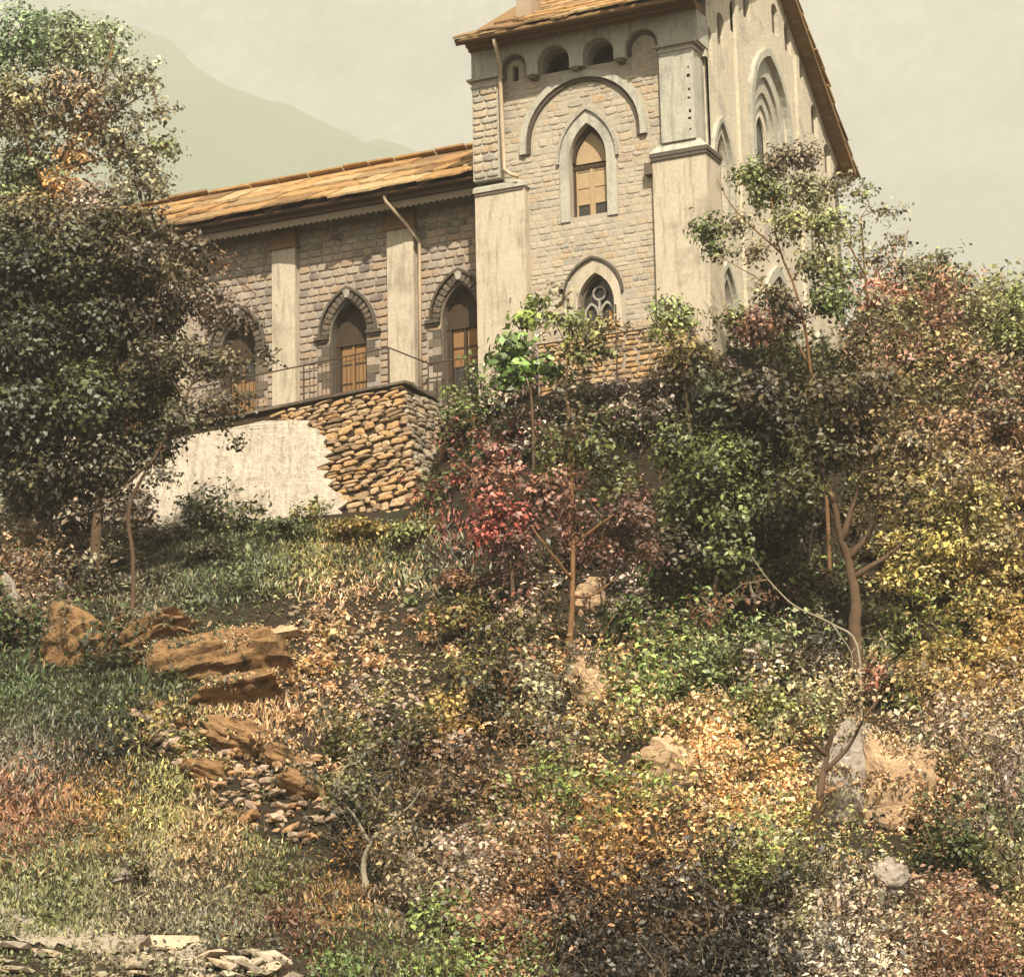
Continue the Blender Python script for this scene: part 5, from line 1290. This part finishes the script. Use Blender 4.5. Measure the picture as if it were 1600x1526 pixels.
# ---- shrubs along the slope
SH = [
 (30, 850, 60, 90, (120, 104, 84), 'grey-brown bush at the left edge beneath the dense dark tree', (84, 90, 50)),
 (150, 850, 75, 95, (100, 90, 68), 'dusky bush around the foot of the dense dark tree', (150, 130, 112)),
 (250, 860, 50, 50, (146, 132, 108), 'pale twiggy bush covering the left foot of the rendered wall', (100, 100, 66)),
 (190, 900, 45, 40, (124, 118, 84), 'sage-coloured bush below the foot of the slender dark tree', None),
 (1490, 600, 70, 90, (150, 138, 84), 'olive bush on the skyline right of the airy thin tree', (190, 120, 96)),
 (1420, 590, 55, 70, (186, 122, 98), 'pinkish bush against the skyline between the thin tree and the olive bush', (150, 130, 90)),
 (1585, 590, 55, 90, (128, 134, 76), 'green bush on the skyline at the right edge', (110, 116, 60)),
 (1440, 690, 60, 60, (140, 118, 72), 'tawny bush below the pinkish skyline bush', (170, 110, 84)),
 (1560, 690, 60, 60, (120, 112, 80), 'grey-olive bush below the green skyline bush', (150, 100, 80)),
 (1330, 640, 45, 60, (88, 84, 46), 'dark bush at the foot of the thin airy tree', None),
 (1130, 650, 45, 55, (70, 68, 38), 'very dark bush at the foot of the gable front', (120, 80, 52)),
 (725, 690, 32, 58, (104, 120, 62), 'green bush against the corner of the rubble wall', (190, 170, 150)),
 (790, 700, 36, 44, (176, 158, 146), 'pale mauve flowering bush below the left buttress', (80, 92, 46)),
 (850, 710, 34, 44, (92, 98, 50), 'dark green bush below the leafy sapling', (176, 160, 140)),
 (970, 690, 36, 44, (170, 150, 140), 'pale flowering bush under the low orange wall', (96, 104, 54)),
 (1035, 700, 40, 60, (150, 134, 128), 'grey-mauve bush below the pale green sapling', (90, 86, 60)),
 (440, 850, 60, 36, (84, 96, 54), 'low dark green bush at the foot of the rendered wall', None),
 (560, 850, 55, 34, (168, 138, 62), 'yellow-ochre bush under the bare rubble corner', (120, 120, 66)),
 (650, 860, 50, 40, (124, 128, 78), 'soft grey-green bush under the wall corner, right of the ochre bush', None),
 (340, 880, 55, 30, (120, 118, 84), 'low greyish bush below the left half of the rendered wall', None),
 (120, 880, 60, 50, (146, 124, 104), 'mauve-grey bush under the dense dark tree', (100, 100, 64)),
 (40, 920, 45, 60, (150, 112, 74), 'tan bush at the left edge beside the upright grey rock', None),
 (700, 1000, 55, 60, (132, 122, 56), 'olive bush left of the orange trunk', (176, 110, 70)),
 (720, 940, 45, 40, (176, 112, 84), 'rusty pink bush under the crimson tree', (140, 110, 70)),
 (840, 1010, 40, 44, (140, 132, 96), 'grey-green bush directly left of the orange trunk', None),
 (1000, 980, 50, 55, (160, 138, 130), 'mauve bush right of the orange trunk', (90, 80, 60)),
 (1060, 1060, 55, 50, (104, 118, 66), 'leaf-green bush under the dark round tree', None),
 (1180, 1070, 55, 50, (120, 120, 76), 'grey-green bush left of the forked trunk', (170, 120, 76)),
 (1480, 1050, 65, 60, (176, 148, 72), 'golden bush below the yellow tree', (120, 120, 60)),
 (1580, 1080, 55, 60, (166, 138, 76), 'ochre bush at the right edge under the yellow tree', None),
 (720, 1190, 60, 60, (158, 126, 58), 'mustard bush in the middle of the slope', (156, 92, 50)),
 (800, 1280, 60, 60, (150, 92, 50), 'rust-brown bush below the mustard bush', (120, 104, 62)),
 (640, 1180, 50, 50, (96, 92, 48), 'dark olive bush above the bent pale stem', None),
 (1010, 1130, 55, 50, (200, 152, 104), 'peach-coloured bush right of the orange trunk foot', (150, 130, 84)),
 (1150, 1230, 65, 60, (194, 158, 96), 'straw-yellow bush left of the dark gnarled trunk', (150, 110, 64)),
 (1020, 1300, 60, 55, (132, 144, 74), 'fresh green bush at lower centre', (176, 146, 90)),
 (1130, 1370, 60, 60, (196, 154, 104), 'pale tan bush below the straw-yellow bush', (140, 110, 70)),
 (1480, 1250, 60, 70, (170, 136, 88), 'tan bush between the rock face and the half-bare sapling', (90, 100, 56)),
 (1500, 1370, 60, 70, (84, 96, 50), 'dark green bush left of the half-bare sapling', None),
 (1510, 1500, 40, 40, (170, 92, 70), 'red-tinted bush at the bottom right corner', (170, 150, 110)),
 (1400, 1490, 60, 60, (170, 150, 122), 'pale mauve-grey bush left of the red-tinted one', None),
 (1250, 1490, 65, 60, (164, 156, 112), 'pale cream-green bush on the bottom edge right of centre', (110, 90, 60)),
 (1080, 1490, 65, 60, (104, 76, 50), 'dark brown bush on the bottom edge', None),
 (780, 1480, 60, 60, (152, 104, 70), 'reddish-tan bush at the bottom left of the short sapling', (110, 100, 60)),
 (680, 1400, 50, 50, (160, 134, 108), 'pale bush right of the bent pale stem', (100, 90, 60)),
 (1380, 1080, 50, 45, (176, 140, 110), 'small pinkish-tan bush above the pale rock face', (190, 90, 74)),
]
for (px, py, rp, hp, c_, lab, mx_) in SH:
    shrub(px, py, rp, hp, c_, lab, mix=mx_)

# ------------------------------------------------------------------ ROCKS
def rock_mesh(rng, sx, sy, sz, sub=3, strata=.5, rough=.28, ridge=0.0):
    import bmesh
    bm = bmesh.new(); bmesh.ops.create_icosphere(bm, subdivisions=sub, radius=1)
    P = np.array([v.co[:] for v in bm.verts]); F = [[v.index for v in f.verts] for f in bm.faces]; bm.free()
    # cut by random planes for a broken look
    for _ in range(22):
        n_ = rng.normal(0, 1, 3); n_ /= np.linalg.norm(n_); d = rng.uniform(.45, .85)
        k = P @ n_ - d; P = P - np.clip(k, 0, None)[:, None] * n_ * .92
    o3 = rng.uniform(0, 50)
    nn = vnoise(P[:, 0] * 3 + o3, P[:, 2] * 6 + P[:, 1] * 2, 1, 3) - .5
    n2 = vnoise(P[:, 0] * 8 + o3, P[:, 2] * 9 + P[:, 1] * 7, 1, 5) - .5
    P = P * (1 + rough * nn + rough * .4 * n2)[:, None]
    if ridge:
        t = P[:, 2] * 9 + 2.5 * vnoise(P[:, 0] * 2 + o3, P[:, 1] * 2, 1, 6) + P[:, 0] * 1.2
        P = P * (1 - ridge * np.abs(np.sin(t)) ** 3 - ridge * .7 * np.clip(vnoise(P[:, 0] * 5, P[:, 2] * 5 + P[:, 1] * 4, 1, 8) - .55, 0, 1) * 2)[:, None]
    zq = np.round(P[:, 2] * 5) / 5; P[:, 2] = P[:, 2] * (1 - strata * .5) + zq * strata * .5
    return P * np.array([sx, sy, sz]), F

def rock(px, py, wpx, hpx, mat, label=None, name='boulder', cat='rock', tilt=0.0, parent=None, depth=.7, group=None, seed=0, sub=4, sink=.25):
    rng = np.random.default_rng(int(px * 3 + py * 5 + seed))
    b = ground_at(px, py); vd = uv(b)[1]; sc = vd / FPX
    sx, sz = wpx * sc / 2, hpx * sc / 2; sy = sx * depth
    P, F = rock_mesh(rng, sx * 1.15, sy, sz * 1.15, sub, .35, .3, .09)
    ca, sa = math.cos(tilt), math.sin(tilt)
    X = P[:, 0] * ca - P[:, 2] * sa; Z = P[:, 0] * sa + P[:, 2] * ca
    Wd = X[:, None] * RT0 + P[:, 1:2] * HF + Z[:, None] * np.array([0, 0, 1.0])
    o_w = b + np.array([0, 0, sz * (1 - 2 * sink)]) + HF * sy * .3
    top = np.where(Z > np.quantile(Z, .45))[0]; q_ = Wd[top] + o_w
    nz_ = vnoise(q_[:, 0] * 1.0, q_[:, 1] + q_[:, 2] * 1.3, .35, 22)
    MOSS.append(q_[nz_ > .62])
    me = bpy.data.meshes.new(name); me.from_pydata(Wd.tolist(), [], F)
    o = link(name, me, mat, parent, b + np.array([0, 0, sz * (1 - 2 * sink)]) + HF * sy * .3)
    if label: tag(o, label, cat, group)
    return o
rock(130, 1035, 130, 150, ROCK, 'big orange boulder with a steep face at the left of the outcrop', tilt=.5, depth=.9)
rock(215, 1015, 200, 95, ROCK, 'long dark orange slab of rock slanting above the outcrop', tilt=.42)
rock(295, 1065, 230, 120, ROCK, 'broad orange ledge in the middle of the outcrop', tilt=.35)
rock(395, 1055, 180, 130, ROCK, 'rounded orange rock at the right end of the outcrop', tilt=.15)
rock(440, 1005, 90, 44, ROCK_P, 'pale flat capping rock on the right end of the outcrop', tilt=.05)
rock(370, 1105, 200, 90, ROCK, 'low brown-orange rock beneath the outcrop ledge', tilt=.25)
rock(220, 972, 90, 30, ROCK_P, 'thin pale ledge just above the dark slanting slab', tilt=.2)
rock(50, 1000, 70, 50, ROCK_G, 'pointed pale pinkish rock near the left edge', tilt=.5)
rock(18, 960, 40, 90, ROCK_G, 'upright grey-brown rock at the left edge', tilt=.3)
rock(85, 940, 34, 24, ROCK_P, 'small yellowish rock above the pointed pale rock')
rock(400, 1185, 170, 80, ROCK, 'orange earthy ledge at the top of the stone bank', tilt=-.4)
rock(450, 1205, 190, 50, ROCK, 'sloping rusty slab over the right side of the stone bank', tilt=-.45)
rock(255, 1135, 130, 60, ROCK, 'dark rusty ledge at the upper left end of the stone bank', tilt=-.2)
rock(480, 1255, 130, 70, ROCK, 'brown rock ledge low in the right side of the stone bank', tilt=-.5)
rock(320, 1225, 120, 55, ROCK, 'rusty half-buried rock in the lower left of the stone bank', tilt=-.35)
rock(205, 1385, 70, 50, ROCK_G, 'mossy pale boulder lying in the lower grass', tilt=.1)
rock(540, 1265, 50, 60, ROCK_G, 'green-grey boulder right of the stone bank', tilt=.4)
rock(560, 1300, 60, 40, ROCK_G, 'low grey boulder at the foot of the bent pale stem', tilt=.2)
rock(918, 968, 76, 84, ROCK_P, 'pale orange block of rock beside the straight orange trunk', depth=.8)
rock(850, 935, 90, 44, ROCK_G, 'pale layered rock left of the straight orange trunk', depth=.8)
rock(925, 1100, 90, 130, ROCK_P, 'peach-coloured rock slab at the foot of the orange trunk', depth=.6)
rock(1045, 1222, 130, 110, ROCK_P, 'small bare peach rock in the leaves at lower centre', tilt=-.4)
rock(1325, 1170, 50, 80, ROCK_G, 'narrow pale standing rock at the top of the rock face', tilt=-.2, depth=.8)
rock(1330, 1285, 110, 220, ROCK_G, 'tall grey-white rock face with dark cracks', depth=.6)
rock(1405, 1300, 130, 240, ROCK_P, 'tall peach rock face right of the grey-white one', depth=.6, seed=3)
rock(1120, 1290, 120, 60, ROCK_P, 'low ochre shelf of bare ground among the straw-yellow leaves', tilt=-.2)
rock(1225, 1330, 110, 60, ROCK_P, 'ochre patch of bare rock left of the grey-white rock face', tilt=.1)
rock(1395, 1400, 70, 90, ROCK_G, 'lower grey rock under the peach rock face', depth=.6)
mp_ = np.vstack(MOSS); mp_ = np.repeat(mp_, 9, 0); mp_ = mp_ + RNG.normal(0, .05, mp_.shape) + np.array([0, 0, .03])
leaf_mesh('rock_plants', mp_, np.repeat(np.array([[.3, -.6, .8]]), len(mp_), 0), np.full(len(mp_), .11), slope_color(mp_, RNG, 60) * RNG.uniform(.5, 1.1, (len(mp_), 1)), RNG, .45, kind='stuff', up=True)
# loose stone bank (collapsed dry wall)
bk = empty('stone_bank', ground_at(370, 1230), 'dark bank of loose orange and pink stones above the lower grass', 'stone bank')
rb = np.random.default_rng(77)
RP = [rock_mesh(rb, .5, .5, .5, 1, .1, .35) for _ in range(7)]
RM = {}
def cobble(P, size, mat, parent, asp=None, rng=rb, name='stone'):
    k = int(rng.integers(0, 7)); key = (k, mat.name)
    if key not in RM:
        me = bpy.data.meshes.new('stone'); me.from_pydata(RP[k][0].tolist(), [], RP[k][1]); me.materials.append(mat); RM[key] = me
    o = bpy.data.objects.new(name, RM[key]); o.location = Vector([float(c) for c in P])
    a = asp or (1, .8, .6)
    o.scale = (size * a[0] * rng.uniform(.8, 1.2), size * a[1], size * a[2] * rng.uniform(.8, 1.2))
    o.rotation_euler = (rng.normal(0, .25), rng.normal(0, .25), AZ + rng.normal(0, .6))
    COL.objects.link(o); par(o, parent); return o
BANK = [(200, 1120), (330, 1130), (470, 1175), (540, 1215), (540, 1290), (480, 1330), (390, 1300), (260, 1200)]
S_BK = stone_mat('bank_stone', [(.46, .27, .14), (.54, .34, .19), (.50, .36, .26), (.40, .30, .22), (.56, .42, .32), (.30, .2, .13)], s2=8, bs=1, bd=.03)
cnt = 0
while cnt < 230:
    x, y = rb.uniform(200, 540), rb.uniform(1115, 1330)
    if not inside(BANK, x, y): continue
    P = ground_at(x, y); P[2] += rb.uniform(-.02, .25)
    cobble(P, rb.uniform(.22, .62), S_BK, bk, (1, .8, .5)); cnt += 1
sc_ = empty('scattered_stones', ground_at(580, 1010), 'slope of small tan stones poking through dry leaves in mid-left', 'stone scree')
cnt = 0
while cnt < 200:
    x, y = rb.uniform(440, 730), rb.uniform(905, 1135)
    if not inside(OPEN_Z[0], x, y): continue
    P = ground_at(x, y); P[2] += rb.uniform(-.03, .12)
    cobble(P, rb.uniform(.14, .4), STONE_G, sc_); cnt += 1
# stones of the path edge along the bottom left
pe = empty('path_edge', ground_at(150, 1500), 'row of flat pale stones edging the path at the bottom left', 'path edging')
rs = np.random.default_rng(5)
flat_st = [(285, 1484, .95, (1.9, .8, .28)), (262, 1500, .5, (1.2, .8, .5)), (322, 1500, .8, (1.5, .8, .35)), (300, 1515, .6, (1.4, .8, .45)), (350, 1520, .8, (1.5, .8, .4)), (430, 1508, .8, (1.6, .8, .5)), (200, 1496, .9, (1.5, .9, .4)), (25, 1490, .8, (1.6, .7, .3)), (85, 1500, .8, (1.7, .7, .3))]
for k in range(64): flat_st.append((float(rs.uniform(-30, 460)), float(rs.uniform(1494, 1570)), float(rs.uniform(.3, .7)), (1.5, .8, float(rs.uniform(.3, .5)))))
for (x, y, s_, a) in flat_st:
    P = ground_at(x, y); cobble(P + np.array([0, 0, .07]), s_, STONE_G, pe, a)
# pale trodden path above the edging
def path():
    pl = [(-120, 1440), (0, 1435), (60, 1455), (120, 1462), (200, 1478), (260, 1490), (330, 1500)]; V = []; F = []
    for i in range(len(pl) - 1):
        for k in range(8):
            t = k / 8; x = pl[i][0] + (pl[i + 1][0] - pl[i][0]) * t; y = pl[i][1] + (pl[i + 1][1] - pl[i][1]) * t
            for dy in (-14, 0, 14, 28):
                P = ground_at(x, y + dy + 3 * math.sin(i * 3 + k)); P[2] += .035; V.append(tuple(P))
    m_ = len(V) // 4
    for i in range(m_ - 1):
        for j in range(3): a = i * 4 + j; F.append((a, a + 1, a + 5, a + 4))
    mb = MB(); mb.v = V; mb.f = F; o = mb.build('path', surf('trodden_earth', (.34, .29, .22), (.46, .40, .32), (.4, .34, .27), 1.2, 9, .97, 1, .03)); tag(o, kind='structure')
path()

# ------------------------------------------------------------------ AIR
def haze():
    mb = MB(); z0, z1 = -60.0, 2120.0
    c = [world(-6100, -450, 0), world(6100, -450, 0), world(6100, 9100, 0), world(-6100, 9100, 0)]
    mb.hexa([(p[0], p[1], z0) for p in c] + [(p[0], p[1], z1) for p in c])
    m = bpy.data.materials.new('air'); m.use_nodes = True; t = m.node_tree; t.nodes.clear()
    o = t.nodes.new('ShaderNodeOutputMaterial'); v_ = t.nodes.new('ShaderNodeVolumePrincipled')
    v_.inputs['Color'].default_value = (.95, .95, .9, 1); v_.inputs['Density'].default_value = .00036; v_.inputs['Anisotropy'].default_value = .2
    t.links.new(v_.outputs[0], o.inputs['Volume'])
    tag(mb.build('haze', m), kind='stuff')
haze()
print('leaves', LEAVES_TOTAL)
